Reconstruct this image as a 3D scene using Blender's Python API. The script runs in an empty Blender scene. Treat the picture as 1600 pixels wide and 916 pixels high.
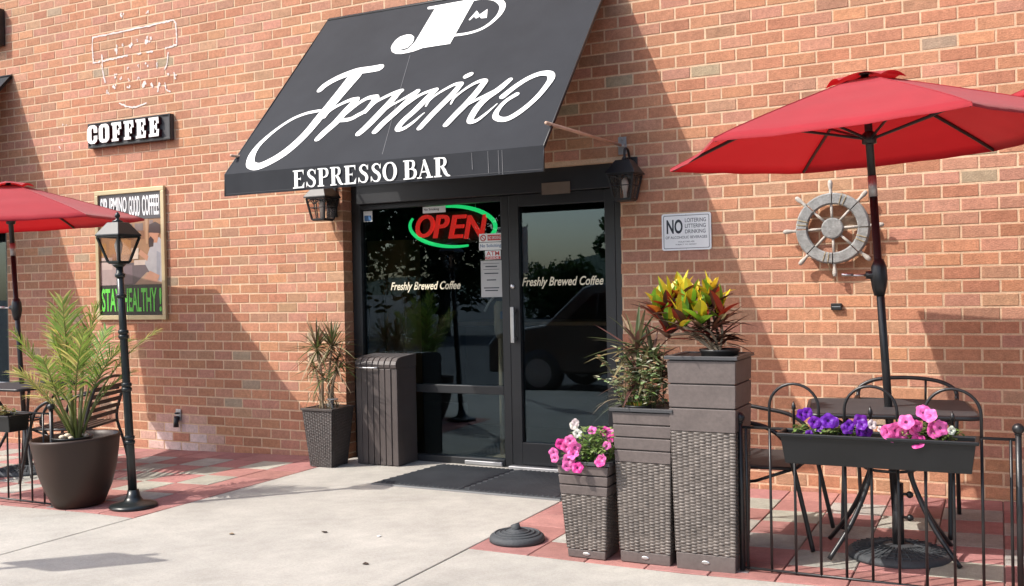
import bpy, bmesh, math, random
from mathutils import Vector, Matrix, noise
R = math.radians
rnd = random.Random(7)
scene = bpy.context.scene
col = scene.collection

# ---------------------------------------------------------------- camera
cam_d = bpy.data.cameras.new('camera')
cam = bpy.data.objects.new('camera', cam_d)
col.objects.link(cam)
scene.camera = cam
cam_d.sensor_width = 36.0
cam_d.lens = 34.115
cam_d.clip_end = 2000
CF = Vector((-0.447977, 0.894033, -0.004669)).normalized()
CR = Vector((0.893912, 0.447814, -0.01958))
CR = (CR - CF * CR.dot(CF)).normalized()
CU = CR.cross(CF)
CAM = Vector((1.513497, -6.361057, 1.337365))
cam.matrix_world = Matrix(((CR.x, CU.x, -CF.x, CAM.x), (CR.y, CU.y, -CF.y, CAM.y), (CR.z, CU.z, -CF.z, CAM.z), (0, 0, 0, 1)))

# ---------------------------------------------------------------- sky, sun, exposure
SUN = Vector((-1.05, -1.0, 1.53)).normalized()          # towards the sun
world = bpy.data.worlds.new('World')
scene.world = world
world.use_nodes = True
wn = world.node_tree
bg = wn.nodes['Background']
sky = wn.nodes.new('ShaderNodeTexSky')
sky.sky_type = 'NISHITA'
sky.sun_disc = False
sky.sun_elevation = math.asin(SUN.z)
sky.sun_rotation = math.atan2(SUN.x, SUN.y)
sky.air_density = 1.0
sky.dust_density = 2.5
sky.ozone_density = 0.6
wn.links.new(sky.outputs[0], bg.inputs[0])
bg.inputs[1].default_value = 0.15
sun_d = bpy.data.lights.new('sun', 'SUN')
sun_d.energy = 2.6
sun_d.angle = R(0.5)
sun_d.color = (1.0, 0.945, 0.87)
sun = bpy.data.objects.new('sun', sun_d)
col.objects.link(sun)
sun.rotation_euler = (-SUN).to_track_quat('-Z', 'Y').to_euler()
scene.view_settings.view_transform = 'Standard'
scene.view_settings.look = 'None'
scene.view_settings.exposure = 1.05
scene.view_settings.gamma = 1.0
scene.view_settings.use_curve_mapping = False
scene.cycles.max_bounces = 8
scene.cycles.transparent_max_bounces = 12

# ---------------------------------------------------------------- helpers
def tag(o, label=None, cat=None, group=None, kind=None):
    if label: o['label'] = label
    if cat: o['category'] = cat
    if group: o['group'] = group
    if kind: o['kind'] = kind
    return o

def thing(name, label, cat, loc=(0, 0, 0), group=None, rz=0):
    o = bpy.data.objects.new(name, None)
    o.empty_display_size = 0.1
    col.objects.link(o)
    o.location = loc
    o.rotation_euler = (0, 0, rz)
    return tag(o, label, cat, group)

def struct(name):
    o = bpy.data.objects.new(name, None)
    col.objects.link(o)
    o['kind'] = 'structure'
    return o

def root_loc(p):
    v = Vector((0, 0, 0))
    while p is not None:
        v += p.location
        p = p.parent
    return v

def sm(pts, k=6):
    """Catmull-Rom through points of any dimension"""
    if len(pts) < 3: return [tuple(p) for p in pts]
    P = [pts[0]] + list(pts) + [pts[-1]]
    out = []
    for i in range(1, len(P) - 2):
        for j in range(k):
            t = j / k
            out.append(tuple(0.5 * (2 * b + (c - a) * t + (2 * a - 5 * b + 4 * c - d) * t * t + (3 * b - a - 3 * c + d) * t ** 3)
                             for a, b, c, d in zip(P[i - 1], P[i], P[i + 1], P[i + 2])))
    out.append(tuple(pts[-1]))
    return out

class MB:
    def __init__(s): s.v = []; s.f = []; s.c = []
    def add(s, vs, fs, c=None):
        n = len(s.v)
        s.v += [tuple(p) for p in vs]
        s.f += [tuple(i + n for i in f) for f in fs]
        s.c += [c] * len(fs)
    def box(s, x0, x1, y0, y1, z0, z1, c=None):
        s.add([(x0, y0, z0), (x1, y0, z0), (x1, y1, z0), (x0, y1, z0), (x0, y0, z1), (x1, y0, z1), (x1, y1, z1), (x0, y1, z1)],
              [(3, 2, 1, 0), (4, 5, 6, 7), (0, 1, 5, 4), (1, 2, 6, 5), (2, 3, 7, 6), (3, 0, 4, 7)], c)
        return s
    def cbox(s, x, y, z, sx, sy, sz, c=None):
        return s.box(x - sx / 2, x + sx / 2, y - sy / 2, y + sy / 2, z - sz / 2, z + sz / 2, c)
    def tube(s, pts, r, n=8, c=None, cap=True):
        P = [Vector(p) for p in pts]
        rs = r if isinstance(r, (list, tuple)) else [r] * len(P)
        t0 = (P[1] - P[0]).normalized()
        u = t0.orthogonal().normalized()
        vs = []
        for i, p in enumerate(P):
            t = (P[min(i + 1, len(P) - 1)] - P[max(i - 1, 0)]).normalized()
            u = (u - t * u.dot(t))
            u = u.normalized() if u.length > 1e-6 else t.orthogonal().normalized()
            w = t.cross(u)
            for k in range(n):
                a = 2 * math.pi * k / n
                vs.append(p + (u * math.cos(a) + w * math.sin(a)) * rs[i])
        fs = []
        for i in range(len(P) - 1):
            for k in range(n):
                a, b = i * n + k, i * n + (k + 1) % n
                fs.append((a, b, b + n, a + n))
        if cap:
            fs.append(tuple(reversed(range(n))))
            fs.append(tuple(range((len(P) - 1) * n, len(P) * n)))
        s.add(vs, fs, c)
        return s
    def lathe(s, prof, cx=0, cy=0, n=24, c=None, cap=True, rot=0, sy=1.0):
        vs = []; fs = []
        for r, z in prof:
            for k in range(n):
                a = 2 * math.pi * k / n + rot
                vs.append((cx + r * math.cos(a), cy + r * math.sin(a) * sy, z))
        for i in range(len(prof) - 1):
            for k in range(n):
                a, b = i * n + k, i * n + (k + 1) % n
                fs.append((a, b, b + n, a + n))
        if cap:
            fs.append(tuple(reversed(range(n))))
            fs.append(tuple(range((len(prof) - 1) * n, len(prof) * n)))
        s.add(vs, fs, c)
        return s
    def prism(s, poly, fn, t0, t1, c=None):
        """poly 2-D outline, fn(a, b, t) -> point; sides and both caps"""
        n = len(poly)
        vs = [fn(a, b, t0) for a, b in poly] + [fn(a, b, t1) for a, b in poly]
        fs = [tuple(range(n)), tuple(reversed(range(n, 2 * n)))]
        fs += [(i + n, (i + 1) % n + n, (i + 1) % n, i) for i in range(n)]
        s.add(vs, fs, c)
        return s
    def ball(s, x, y, z, r, n=10, c=None, sz=1.0):
        pr = [(max(r * math.sin(math.pi * i / 6), 0.0004), z - r * sz * math.cos(math.pi * i / 6)) for i in range(7)]
        return s.lathe(pr, x, y, n, c)
    def ribbon(s, pts, fn, t=0.0, c=None, k=6, caps=True):
        """pts (a, b, halfwidth); fn(a, b, t) -> point"""
        q = sm(pts, k)
        n = len(q); vs = []; fs = []
        for i, (a, b, h) in enumerate(q):
            i0, i1 = max(i - 1, 0), min(i + 1, n - 1)
            dx, dy = q[i1][0] - q[i0][0], q[i1][1] - q[i0][1]
            L = math.hypot(dx, dy) or 1
            nx, ny = -dy / L, dx / L
            vs += [fn(a + nx * h, b + ny * h, t), fn(a - nx * h, b - ny * h, t)]
        for i in range(n - 1): fs.append((2 * i, 2 * i + 1, 2 * i + 3, 2 * i + 2))
        if caps:
            for (a, b, h), e in ((q[0], 0), (q[-1], 2 * (n - 1))):
                o = q[1] if e == 0 else q[-2]
                an = math.atan2(b - o[1], a - o[0])
                idx = []
                for j in range(1, 6):
                    th = an - math.pi / 2 + math.pi * j / 6
                    idx.append(len(vs)); vs.append(fn(a + h * math.cos(th), b + h * math.sin(th), t))
                A, B = (e + 1, e) if e else (e, e + 1)
                fs.append(tuple([A] + idx + [B]))
        s.add(vs, fs, c)
        return s
    def build(s, name, mat, parent=None, smooth=False, bevel=0, kind=None, label=None, seg=2, local=False, solid=0):
        off = Vector((0, 0, 0)) if local or parent is None else root_loc(parent)
        me = bpy.data.meshes.new(name)
        me.from_pydata([(a - off.x, b - off.y, c - off.z) for a, b, c in s.v], [], s.f)
        if any(c is not None for c in s.c):
            at = me.color_attributes.new('tone', 'FLOAT_COLOR', 'CORNER')
            buf = []
            for p, c in zip(me.polygons, s.c):
                c = c or (1, 1, 1)
                buf += [c[0], c[1], c[2], 1.0] * p.loop_total
            at.data.foreach_set('color', buf)
        me.materials.append(mat)
        if smooth: me.polygons.foreach_set('use_smooth', [True] * len(me.polygons))
        me.update()
        o = bpy.data.objects.new(name, me)
        col.objects.link(o)
        o.parent = parent
        if solid:
            m = o.modifiers.new('solid', 'SOLIDIFY'); m.thickness = solid; m.offset = 0; m.use_rim = False
        if bevel:
            m = o.modifiers.new('bevel', 'BEVEL'); m.width = bevel; m.segments = seg; m.limit_method = 'ANGLE'; m.angle_limit = R(35)
            m.harden_normals = False
        if smooth == 'auto': pass
        return tag(o, label, None, None, kind)

def copy_tree(o, parent=None):
    c = o.copy()
    col.objects.link(c)
    c.parent = parent
    for ch in o.children: copy_tree(ch, c)
    return c

def text_mb(mb, body, fn, x0, x1, z0, z1, t=0.0, shear=0.0, bold=0.0, c=None, extrude=0.0):
    """lettering in the built-in face, stretched into the box x0..x1, z0..z1"""
    cu = bpy.data.curves.new('txt', 'FONT')
    cu.body = body
    cu.shear = shear
    cu.offset = bold
    cu.resolution_u = 4
    cu.extrude = 0.5 if extrude else 0.0
    o = bpy.data.objects.new('txt', cu)
    col.objects.link(o)
    bpy.context.view_layer.update()
    me = bpy.data.meshes.new_from_object(o.evaluated_get(bpy.context.evaluated_depsgraph_get()))
    vs = [v.co.copy() for v in me.vertices]
    fs = [tuple(p.vertices) for p in me.polygons]
    bpy.data.objects.remove(o); bpy.data.curves.remove(cu); bpy.data.meshes.remove(me)
    if not vs: return mb
    ax, bx = min(v.x for v in vs), max(v.x for v in vs)
    az, bz = min(v.y for v in vs), max(v.y for v in vs)
    out = [fn(x0 + (v.x - ax) / (bx - ax) * (x1 - x0), z0 + (v.y - az) / (bz - az) * (z1 - z0), t + v.z * 2 * extrude) for v in vs]
    mb.add(out, fs, c)
    return mb

# ---------------------------------------------------------------- materials
def mat(name, rgb, rough=0.6, var=0.12, nscale=8.0, bump=0.0, bscale=150.0, metal=0.0, spec=0.5, tone=False, objcol=False,
        sheen=0.0, fine=0.0, coat=0.0, trans=0.0, emit=0.0, trcol=None, pos=False, mid=None):
    m = bpy.data.materials.new(name)
    m.use_nodes = True
    nt = m.node_tree
    N, L = nt.nodes, nt.links
    b = N['Principled BSDF']
    b.inputs['Roughness'].default_value = rough
    b.inputs['Metallic'].default_value = metal
    b.inputs['Specular IOR Level'].default_value = spec
    if sheen:
        b.inputs['Sheen Weight'].default_value = sheen; b.inputs['Sheen Roughness'].default_value = 0.4
    if coat: b.inputs['Coat Weight'].default_value = coat
    tc = N.new('ShaderNodeTexCoord')
    co = N.new('ShaderNodeNewGeometry').outputs['Position'] if pos else tc.outputs['Object']
    cur = None
    rgbn = N.new('ShaderNodeRGB'); rgbn.outputs[0].default_value = (*rgb, 1); cur = rgbn.outputs[0]
    def mul(a, bb):
        x = N.new('ShaderNodeMix'); x.data_type = 'RGBA'; x.blend_type = 'MULTIPLY'; x.inputs[0].default_value = 1.0
        L.new(a, x.inputs[6]); L.new(bb, x.inputs[7]); return x.outputs[2]
    if tone:
        at = N.new('ShaderNodeVertexColor'); at.layer_name = 'tone'; cur = mul(cur, at.outputs[0])
    if objcol:
        oi = N.new('ShaderNodeObjectInfo'); cur = mul(cur, oi.outputs['Color'])
    def noisy(scale, amt, detail=6):
        nz = N.new('ShaderNodeTexNoise'); nz.inputs['Scale'].default_value = scale; nz.inputs['Detail'].default_value = detail
        L.new(co, nz.inputs['Vector'])
        mr = N.new('ShaderNodeMapRange'); mr.inputs[1].default_value = 0.3; mr.inputs[2].default_value = 0.7
        mr.inputs[3].default_value = 1 - amt; mr.inputs[4].default_value = 1 + amt
        L.new(nz.outputs[0], mr.inputs[0])
        return mr.outputs[0]
    if var: cur = mul(cur, noisy(nscale, var))
    for sc_, am_ in (mid or ()): cur = mul(cur, noisy(sc_, am_, 4))
    if fine: cur = mul(cur, noisy(bscale, fine, 3))
    L.new(cur, b.inputs['Base Color'])
    if bump:
        nz = N.new('ShaderNodeTexNoise'); nz.inputs['Scale'].default_value = bscale; nz.inputs['Detail'].default_value = 5
        L.new(co, nz.inputs['Vector'])
        bp = N.new('ShaderNodeBump'); bp.inputs['Strength'].default_value = bump; bp.inputs['Distance'].default_value = 0.01
        L.new(nz.outputs[0], bp.inputs['Height']); L.new(bp.outputs[0], b.inputs['Normal'])
    if emit:
        b.inputs['Emission Color'].default_value = (*rgb, 1); b.inputs['Emission Strength'].default_value = emit
    if trans:
        tr = N.new('ShaderNodeBsdfTranslucent')
        if trcol: tr.inputs[0].default_value = (*trcol, 1)
        else: L.new(cur, tr.inputs[0])
        mx = N.new('ShaderNodeMixShader'); mx.inputs[0].default_value = trans
        L.new(b.outputs[0], mx.inputs[1]); L.new(tr.outputs[0], mx.inputs[2])
        L.new(mx.outputs[0], N['Material Output'].inputs[0])
    return m

def glass_mat(name, tint, ior=1.6, rough=0.0, gloss_tint=(1, 1, 1)):
    m = bpy.data.materials.new(name)
    m.use_nodes = True
    nt = m.node_tree; N, L = nt.nodes, nt.links
    N.remove(N['Principled BSDF'])
    t = N.new('ShaderNodeBsdfTransparent'); t.inputs[0].default_value = (*tint, 1)
    g = N.new('ShaderNodeBsdfGlossy'); g.inputs['Roughness'].default_value = rough; g.inputs[0].default_value = (*gloss_tint, 1)
    r0 = ((ior - 1) / (ior + 1)) ** 2
    lw = N.new('ShaderNodeLayerWeight'); lw.inputs[0].default_value = 0.5
    pw = N.new('ShaderNodeMath'); pw.operation = 'POWER'; pw.inputs[1].default_value = 5.0
    L.new(lw.outputs['Facing'], pw.inputs[0])
    f = N.new('ShaderNodeMath'); f.operation = 'MULTIPLY_ADD'; f.inputs[1].default_value = 1 - r0; f.inputs[2].default_value = r0
    L.new(pw.outputs[0], f.inputs[0])
    x = N.new('ShaderNodeMixShader')
    L.new(f.outputs[0], x.inputs[0]); L.new(t.outputs[0], x.inputs[1]); L.new(g.outputs[0], x.inputs[2])
    L.new(x.outputs[0], N['Material Output'].inputs[0])
    return m

def specks(m):
    """small dark pits and gum spots of the pavement itself"""
    N, L = m.node_tree.nodes, m.node_tree.links
    b = N['Principled BSDF']; src = b.inputs['Base Color'].links[0].from_socket
    geo = N.new('ShaderNodeNewGeometry')
    for sc_, r_, dark in ((11.0, 0.06, 0.88), (2.3, 0.018, 0.75)):
        v = N.new('ShaderNodeTexVoronoi'); v.inputs['Scale'].default_value = sc_
        L.new(geo.outputs['Position'], v.inputs['Vector'])
        mr = N.new('ShaderNodeMapRange'); mr.inputs[1].default_value = r_ * .5; mr.inputs[2].default_value = r_; mr.inputs[3].default_value = dark; mr.inputs[4].default_value = 1.0
        L.new(v.outputs['Distance'], mr.inputs[0])
        x = N.new('ShaderNodeMix'); x.data_type = 'RGBA'; x.blend_type = 'MULTIPLY'; x.inputs[0].default_value = 1.0
        L.new(src, x.inputs[6]); L.new(mr.outputs[0], x.inputs[7]); src = x.outputs[2]
    L.new(src, b.inputs['Base Color'])

M = {}
M['brick'] = mat('brick', (1, 1, 1), 0.85, 0.07, 0.9, 0.45, 110, spec=0.25, tone=True, objcol=True, fine=0.13, pos=True, mid=((14, 0.10), (38, 0.13)))
M['mortar'] = mat('mortar', (0.60, 0.425, 0.285), 0.95, 0.10, 1.2, 0.4, 160, spec=0.2, fine=0.12, pos=True, mid=((20, 0.09),))
M['concrete'] = mat('concrete', (0.388, 0.368, 0.330), 0.9, 0.09, 0.8, 0.35, 260, spec=0.25, fine=0.14, pos=True, mid=((3.2, 0.075), (13, 0.06), (70, 0.08)))
specks(M['concrete'])
M['tile_red'] = mat('tile_red', (0.335, 0.160, 0.145), 0.85, 0.12, 2.5, 0.35, 200, spec=0.3, fine=0.16, objcol=True, pos=True, mid=((9, 0.10), (40, 0.08)))
M['tile_grey'] = mat('tile_grey', (0.345, 0.33, 0.29), 0.85, 0.12, 2.5, 0.35, 200, spec=0.3, fine=0.16, objcol=True, pos=True, mid=((9, 0.10), (40, 0.08)))
M['grout'] = mat('grout', (0.22, 0.17, 0.15), 0.95, 0.2, 10)
M['asphalt'] = mat('asphalt', (0.05, 0.05, 0.052), 0.9, 0.2, 0.6, 0.3, 60)
M['awning'] = mat('awning', (0.025, 0.027, 0.032), 0.8, 0.10, 1.6, 0.10, 700, spec=0.2, mid=((7, 0.06),), fine=0.06)
M['awning_white'] = mat('awning_white', (0.82, 0.82, 0.80), 0.6, 0.03, 6)
M['black_metal'] = mat('black_metal', (0.014, 0.014, 0.015), 0.36, 0.15, 12, 0.05, 120)
M['green_black'] = mat('green_black', (0.011, 0.015, 0.016), 0.32, 0.15, 12, 0.05, 120)
M['frame_metal'] = mat('frame_metal', (0.020, 0.021, 0.023), 0.42, 0.12, 5, 0.03, 300)
M['steel'] = mat('steel', (0.62, 0.62, 0.63), 0.32, 0.1, 10, metal=1.0)
M['alu'] = mat('alu', (0.42, 0.42, 0.43), 0.45, 0.1, 10, metal=0.8)
M['copper'] = mat('copper', (0.50, 0.33, 0.24), 0.5, 0.15, 10)
M['umbrella'] = mat('umbrella', (0.41, 0.024, 0.037), 0.7, 0.06, 2.2, 0.10, 800, spec=0.3, sheen=0.3, trans=0.32, trcol=(0.46, 0.005, 0.008), mid=((9, 0.05),))
M['glass'] = glass_mat('glass', (0.60, 0.62, 0.62), 1.68, 0.0, (0.54, 0.72, 0.85))
M['lamp_glass'] = glass_mat('lamp_glass', (0.86, 0.80, 0.75), 1.7, 0.22)
M['clear_glass'] = glass_mat('clear_glass', (0.9, 0.92, 0.92), 1.45, 0.02)
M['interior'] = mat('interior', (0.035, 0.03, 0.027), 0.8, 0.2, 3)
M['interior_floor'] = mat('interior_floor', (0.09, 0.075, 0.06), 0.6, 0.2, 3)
M['wood_panel'] = mat('wood_panel', (0.45, 0.26, 0.12), 0.5, 0.2, 4)
M['beige'] = mat('beige', (0.55, 0.47, 0.33), 0.6, 0.1, 4)
M['dark_wood'] = mat('dark_wood', (0.05, 0.03, 0.02), 0.5, 0.2, 4)
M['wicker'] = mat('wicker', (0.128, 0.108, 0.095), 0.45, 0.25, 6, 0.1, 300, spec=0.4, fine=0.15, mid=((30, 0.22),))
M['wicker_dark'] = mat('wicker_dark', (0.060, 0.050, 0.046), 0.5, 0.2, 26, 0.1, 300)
M['board'] = mat('board', (0.118, 0.096, 0.089), 0.55, 0.12, 7, 0.10, 60, fine=0.10)
M['planter_dark'] = mat('planter_dark', (0.022, 0.019, 0.018), 0.5, 0.15, 8)
M['pot_brown'] = mat('pot_brown', (0.044, 0.027, 0.021), 0.45, 0.12, 3, 0.03, 200, spec=0.3)
M['pot_black'] = mat('pot_black', (0.012, 0.012, 0.012), 0.45, 0.1, 8)
M['bin'] = mat('bin', (0.078, 0.064, 0.060), 0.45, 0.10, 6, 0.08, 80)
M['soil'] = mat('soil', (0.06, 0.04, 0.028), 0.95, 0.4, 60, 0.8, 90)
M['pebble'] = mat('pebble', (0.62, 0.52, 0.38), 0.6, 0.15, 20)
M['leaf'] = mat('leaf', (1, 1, 1), 0.45, 0.18, 16, spec=0.5, tone=True, trans=0.3)
M['flower'] = mat('flower', (1, 1, 1), 0.5, 0.08, 40, tone=True, trans=0.3)
M['stem'] = mat('stem', (0.16, 0.17, 0.06), 0.6, 0.25, 30)
M['cane'] = mat('cane', (0.32, 0.24, 0.16), 0.8, 0.3, 40, 0.3, 90)
M['rubber'] = mat('rubber', (0.050, 0.054, 0.059), 0.5, 0.15, 5)
M['sign_white'] = mat('sign_white', (0.78, 0.80, 0.80), 0.45, 0.04, 6)
M['sign_ink'] = mat('sign_ink', (0.016, 0.022, 0.035), 0.5, 0.05, 6)
M['sign_grey_ink'] = mat('sign_grey_ink', (0.10, 0.11, 0.13), 0.5, 0.05, 6)
M['sign_red'] = mat('sign_red', (0.55, 0.05, 0.05), 0.5, 0.05, 6)
M['sign_blue'] = mat('sign_blue', (0.06, 0.16, 0.34), 0.5, 0.05, 6)
M['letter_red'] = mat('letter_red', (0.055, 0.006, 0.010), 0.5, 0.1, 6)
M['sign_box'] = mat('sign_box', (0.055, 0.055, 0.058), 0.5, 0.15, 6)
M['gold_frame'] = mat('gold_frame', (0.52, 0.44, 0.27), 0.35, 0.08, 6, metal=0.4)
M['print'] = mat('print', (1, 1, 1), 0.25, 0.08, 14, tone=True)
M['cream'] = mat('cream', (0.72, 0.66, 0.50), 0.5, 0.04, 6)
M['neon_red'] = mat('neon_red', (0.80, 0.030, 0.022), 0.35, 0, emit=0.75)
M['neon_green'] = mat('neon_green', (0.02, 0.85, 0.22), 0.35, 0, emit=0.95)
M['grey_wood'] = mat('grey_wood', (0.235, 0.24, 0.235), 0.8, 0.25, 22, 0.3, 80, fine=0.15)
M['white_wood'] = mat('white_wood', (0.40, 0.375, 0.335), 0.8, 0.2, 22, 0.2, 80)
M['rope'] = mat('rope', (0.30, 0.24, 0.14), 0.9, 0.2, 60)
M['residue'] = mat('residue', (0.66, 0.57, 0.53), 0.9, 0.15, 30)
M['efflo'] = mat('efflo', (0.46, 0.37, 0.35), 0.9, 0.15, 20)
M['grey_slate'] = mat('grey_slate', (0.045, 0.05, 0.055), 0.7, 0.15, 10, 0.3, 80)
M['table'] = mat('table', (0.050, 0.050, 0.053), 0.65, 0.1, 10, spec=0.2)
M['sling'] = mat('sling', (0.035, 0.033, 0.033), 0.6, 0.1, 10)
M['car_paint'] = mat('car_paint', (0.085, 0.072, 0.064), 0.3, 0, coat=0.6, metal=0.3)
M['car_glass'] = mat('car_glass', (0.008, 0.009, 0.010), 0.08, 0)
M['bark'] = mat('bark', (0.10, 0.075, 0.055), 0.9, 0.3, 12, 0.5, 30)
M['hill'] = mat('hill', (0.045, 0.075, 0.045), 0.95, 0.3, 0.05)

def gz(x):
    return 0.025 * (max(x, -8.0) + 3.5) if x < -3.5 else (0.027 * (min(x, 4.0) - 0.16) if x > 0.16 else 0.0)

# ================================================================ SETTING
# ---- ground beyond the pavement
g = MB()
g.add([(-600, -700, -0.16), (600, -700, -0.16), (600, 300, -0.16), (-600, 300, -0.16)], [(0, 1, 2, 3)])
tag(g.build('ground', M['asphalt']), 'dark asphalt parking lot in front of the building', None, None, 'structure')

# ---- concrete pavement in slabs
pavement = struct('pavement')
def slab(x0, x1, y0, y1):
    b = MB()
    nx, ny = max(2, int((x1 - x0) / 0.35)), 2
    g_ = 0.004
    x0 += g_; x1 -= g_; y0 += g_; y1 -= g_
    vs = []; fs = []
    for k in (0, 1):
        for j in range(ny + 1):
            for i in range(nx + 1):
                x = x0 + (x1 - x0) * i / nx
                vs.append((x, y0 + (y1 - y0) * j / ny, gz(x) - (0 if k == 0 else 0.14)))
    W_ = nx + 1; T = W_ * (ny + 1)
    for j in range(ny):
        for i in range(nx):
            a = j * W_ + i
            fs.append((a, a + 1, a + W_ + 1, a + W_))
    for i in range(nx): fs.append((i + T, i + 1 + T, i + 1, i))
    for i in range(nx):
        a = ny * W_ + i; fs.append((a, a + 1, a + 1 + T, a + T))
    for j in range(ny):
        a = j * W_; fs.append((a, a + W_, a + W_ + T, a + T))
        a = j * W_ + nx; fs.append((a + T, a + W_ + T, a + W_, a))
    b.add(vs, fs)
    return b.build('concrete_slab', M['concrete'], pavement, bevel=0.006)
FY_L, FY_R = -2.17, -1.995
LX, RX = -3.165, -0.955
slab(LX, RX, -3.9, 0.24)
slab(-5.6, LX, -3.9, FY_L); slab(-8.1, -5.6, -3.9, FY_L); slab(-11, -8.1, -3.9, FY_L)
slab(RX, 1.35, -3.9, FY_R); slab(1.35, 3.6, -3.9, FY_R); slab(3.6, 7, -3.9, FY_R)
for a, b_ in ((-11, -8.1), (-8.1, -5.6), (-5.6, LX), (LX, RX), (RX, 1.35), (1.35, 3.6), (3.6, 7)):
    slab(a, b_, -4.9, -3.9)
bed = MB(); bed.box(-11, 7, -4.92, 0.3, -0.158, -0.155); bed.build('slab_bed', M['grout'], pavement)
sub = MB()
for x0, x1, y0 in ((-8.5, LX, FY_L), (RX, 4.2, FY_R)):
    n = 24
    for i in range(n):
        a = x0 + (x1 - x0) * i / n; c = x0 + (x1 - x0) * (i + 1) / n
        sub.add([(a, y0 + .004, gz(a) - .008), (c, y0 + .004, gz(c) - .008), (c, 0.02, gz(c) - .008), (a, 0.02, gz(a) - .008)], [(0, 1, 2, 3)])
sub.build('tile_bed', M['grout'], pavement)
# small stains and litter on the concrete
# ---- checker tile patios (each tile an object)
tile_meshes = {}
def tile(x0, x1, y0, y1, white, parent):
    b = MB(); g_ = 0.003
    j = rnd.uniform(-0.0012, 0.0012)
    x0 += g_; x1 -= g_; y0 += g_; y1 -= g_
    zs = [gz(x0) + j + rnd.uniform(-.0006, .0006), gz(x1) + j]
    b.add([(x0, y0, zs[0] - .03), (x1, y0, zs[1] - .03), (x1, y1, zs[1] - .03), (x0, y1, zs[0] - .03), (x0, y0, zs[0]), (x1, y0, zs[1]), (x1, y1, zs[1]), (x0, y1, zs[0])],
          [(3, 2, 1, 0), (4, 5, 6, 7), (0, 1, 5, 4), (1, 2, 6, 5), (2, 3, 7, 6), (3, 0, 4, 7)])
    o = b.build('tile', M['tile_grey' if white else 'tile_red'], parent, bevel=0.003, seg=1)
    k = rnd.uniform(0.86, 1.12)
    o.color = (k, k * rnd.uniform(.97, 1.03), k * rnd.uniform(.95, 1.04), 1)
patio = struct('patio_paving')
for c in range(17):
    x1 = LX - 0.305 * c
    for r in range(7):
        y1 = -0.31 * r
        border = r in (0, 6) or c == 0
        tile(x1 - 0.305, x1, max(y1 - 0.31, FY_L + 0.002), y1 - (0.003 if r == 0 else 0), (not border) and (c + r) % 2 == 0, patio)
patio2 = struct('patio_paving')
for c in range(13):
    x0 = RX + (0.035 + 0.305 * c if c else 0)
    x1 = RX + 0.035 + 0.305 * (c + 1)
    for r in range(7):
        y1 = -0.285 * r
        border = r in (0, 6) or c == 0
        tile(x0, x1, y1 - 0.285, y1 - (0.003 if r == 0 else 0), (not border) and (c + r) % 2 == 0, patio2)

# ================================================================ BRICK WALL
wall = thing('brick_wall', 'long wall of red and tan bricks with pale mortar behind the cafe', 'wall', (0, 0, 0))
CO, BL, JT = 0.0813, 0.20325, 0.0115
Z0 = 38.45 * CO
OPX0, OPX1, OPZ = -3.18, -0.822, 2.225
NWX = -7.262
def hole(x0, x1, z0, z1):
    """pieces of brick left over after the openings are cut"""
    if z0 < OPZ - 0.02 and x1 > OPX0 and x0 < OPX1:
        out = []
        if x0 < OPX0: out.append((x0, OPX0))
        if x1 > OPX1: out.append((OPX1, x1))
        return out
    if 0.42 < z0 and z1 < 2.30 and x0 < NWX:
        return [(NWX, x1)] if x1 > NWX else []
    return [(x0, x1)]
PAL = [((0.430, 0.205, 0.122), 30), ((0.438, 0.218, 0.148), 26), ((0.40, 0.182, 0.108), 18), ((0.45, 0.222, 0.126), 16), ((0.372, 0.198, 0.126), 7), ((0.41, 0.235, 0.145), 4), ((0.345, 0.262, 0.178), 2.0)]
def tone():
    t = rnd.uniform(0, sum(w for _, w in PAL))
    for c, w in PAL:
        t -= w
        if t <= 0: break
    k = rnd.uniform(0.90, 1.08)
    return tuple(v * k * rnd.uniform(0.97, 1.03) for v in c)
def brick_geo(b, x0, x1, z0, z1, dep, y=0.0, c=None):
    ch = 0.0022
    j = [rnd.uniform(-.0012, .0012) for _ in range(8)]
    f = y + rnd.uniform(-0.0014, 0.0010)
    b.add([(x0 + j[0], f + ch, z0 + j[1]), (x1 + j[2], f + ch, z0 + j[3]), (x1 + j[4], f + ch, z1 + j[5]), (x0 + j[6], f + ch, z1 + j[7]),
           (x0 + ch + j[0], f, z0 + ch + j[1]), (x1 - ch + j[2], f, z0 + ch + j[3]), (x1 - ch + j[4], f, z1 - ch + j[5]), (x0 + ch + j[6], f, z1 - ch + j[7]),
           (x0, y + dep, z0), (x1, y + dep, z0), (x1, y + dep, z1), (x0, y + dep, z1)],
          [(4, 5, 6, 7), (0, 1, 5, 4), (1, 2, 6, 5), (2, 3, 7, 6), (3, 0, 4, 7), (8, 9, 1, 0), (9, 10, 2, 1), (10, 11, 3, 2), (11, 8, 0, 3)], c)
def view(p):
    d = Vector(p) - CAM
    z = d.dot(CF)
    return (800 + 1516.2 * d.dot(CR) / z, 458 - 1516.2 * d.dot(CU) / z, z)
pieces = []
for row in range(-23, 40):            # row counted downwards as in the photograph
    z1 = Z0 - row * CO - JT / 2
    z0 = z1 - CO + JT
    if z1 < -0.14: continue
    z0 = max(z0, -0.15)
    off = 0.0 if row % 2 else 0.5
    for c in range(-54, 22):
        xa = (c + off) * BL + JT / 2; xb = xa + BL - JT
        for (a, b_) in hole(xa, xb, z0, z1):
            if b_ - a > 0.012:
                edge = abs(b_ - OPX0) < .002 or abs(a - OPX1) < .002
                pieces.append((a, b_, z0, z1, 0.125 if edge else 0.016))
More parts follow.
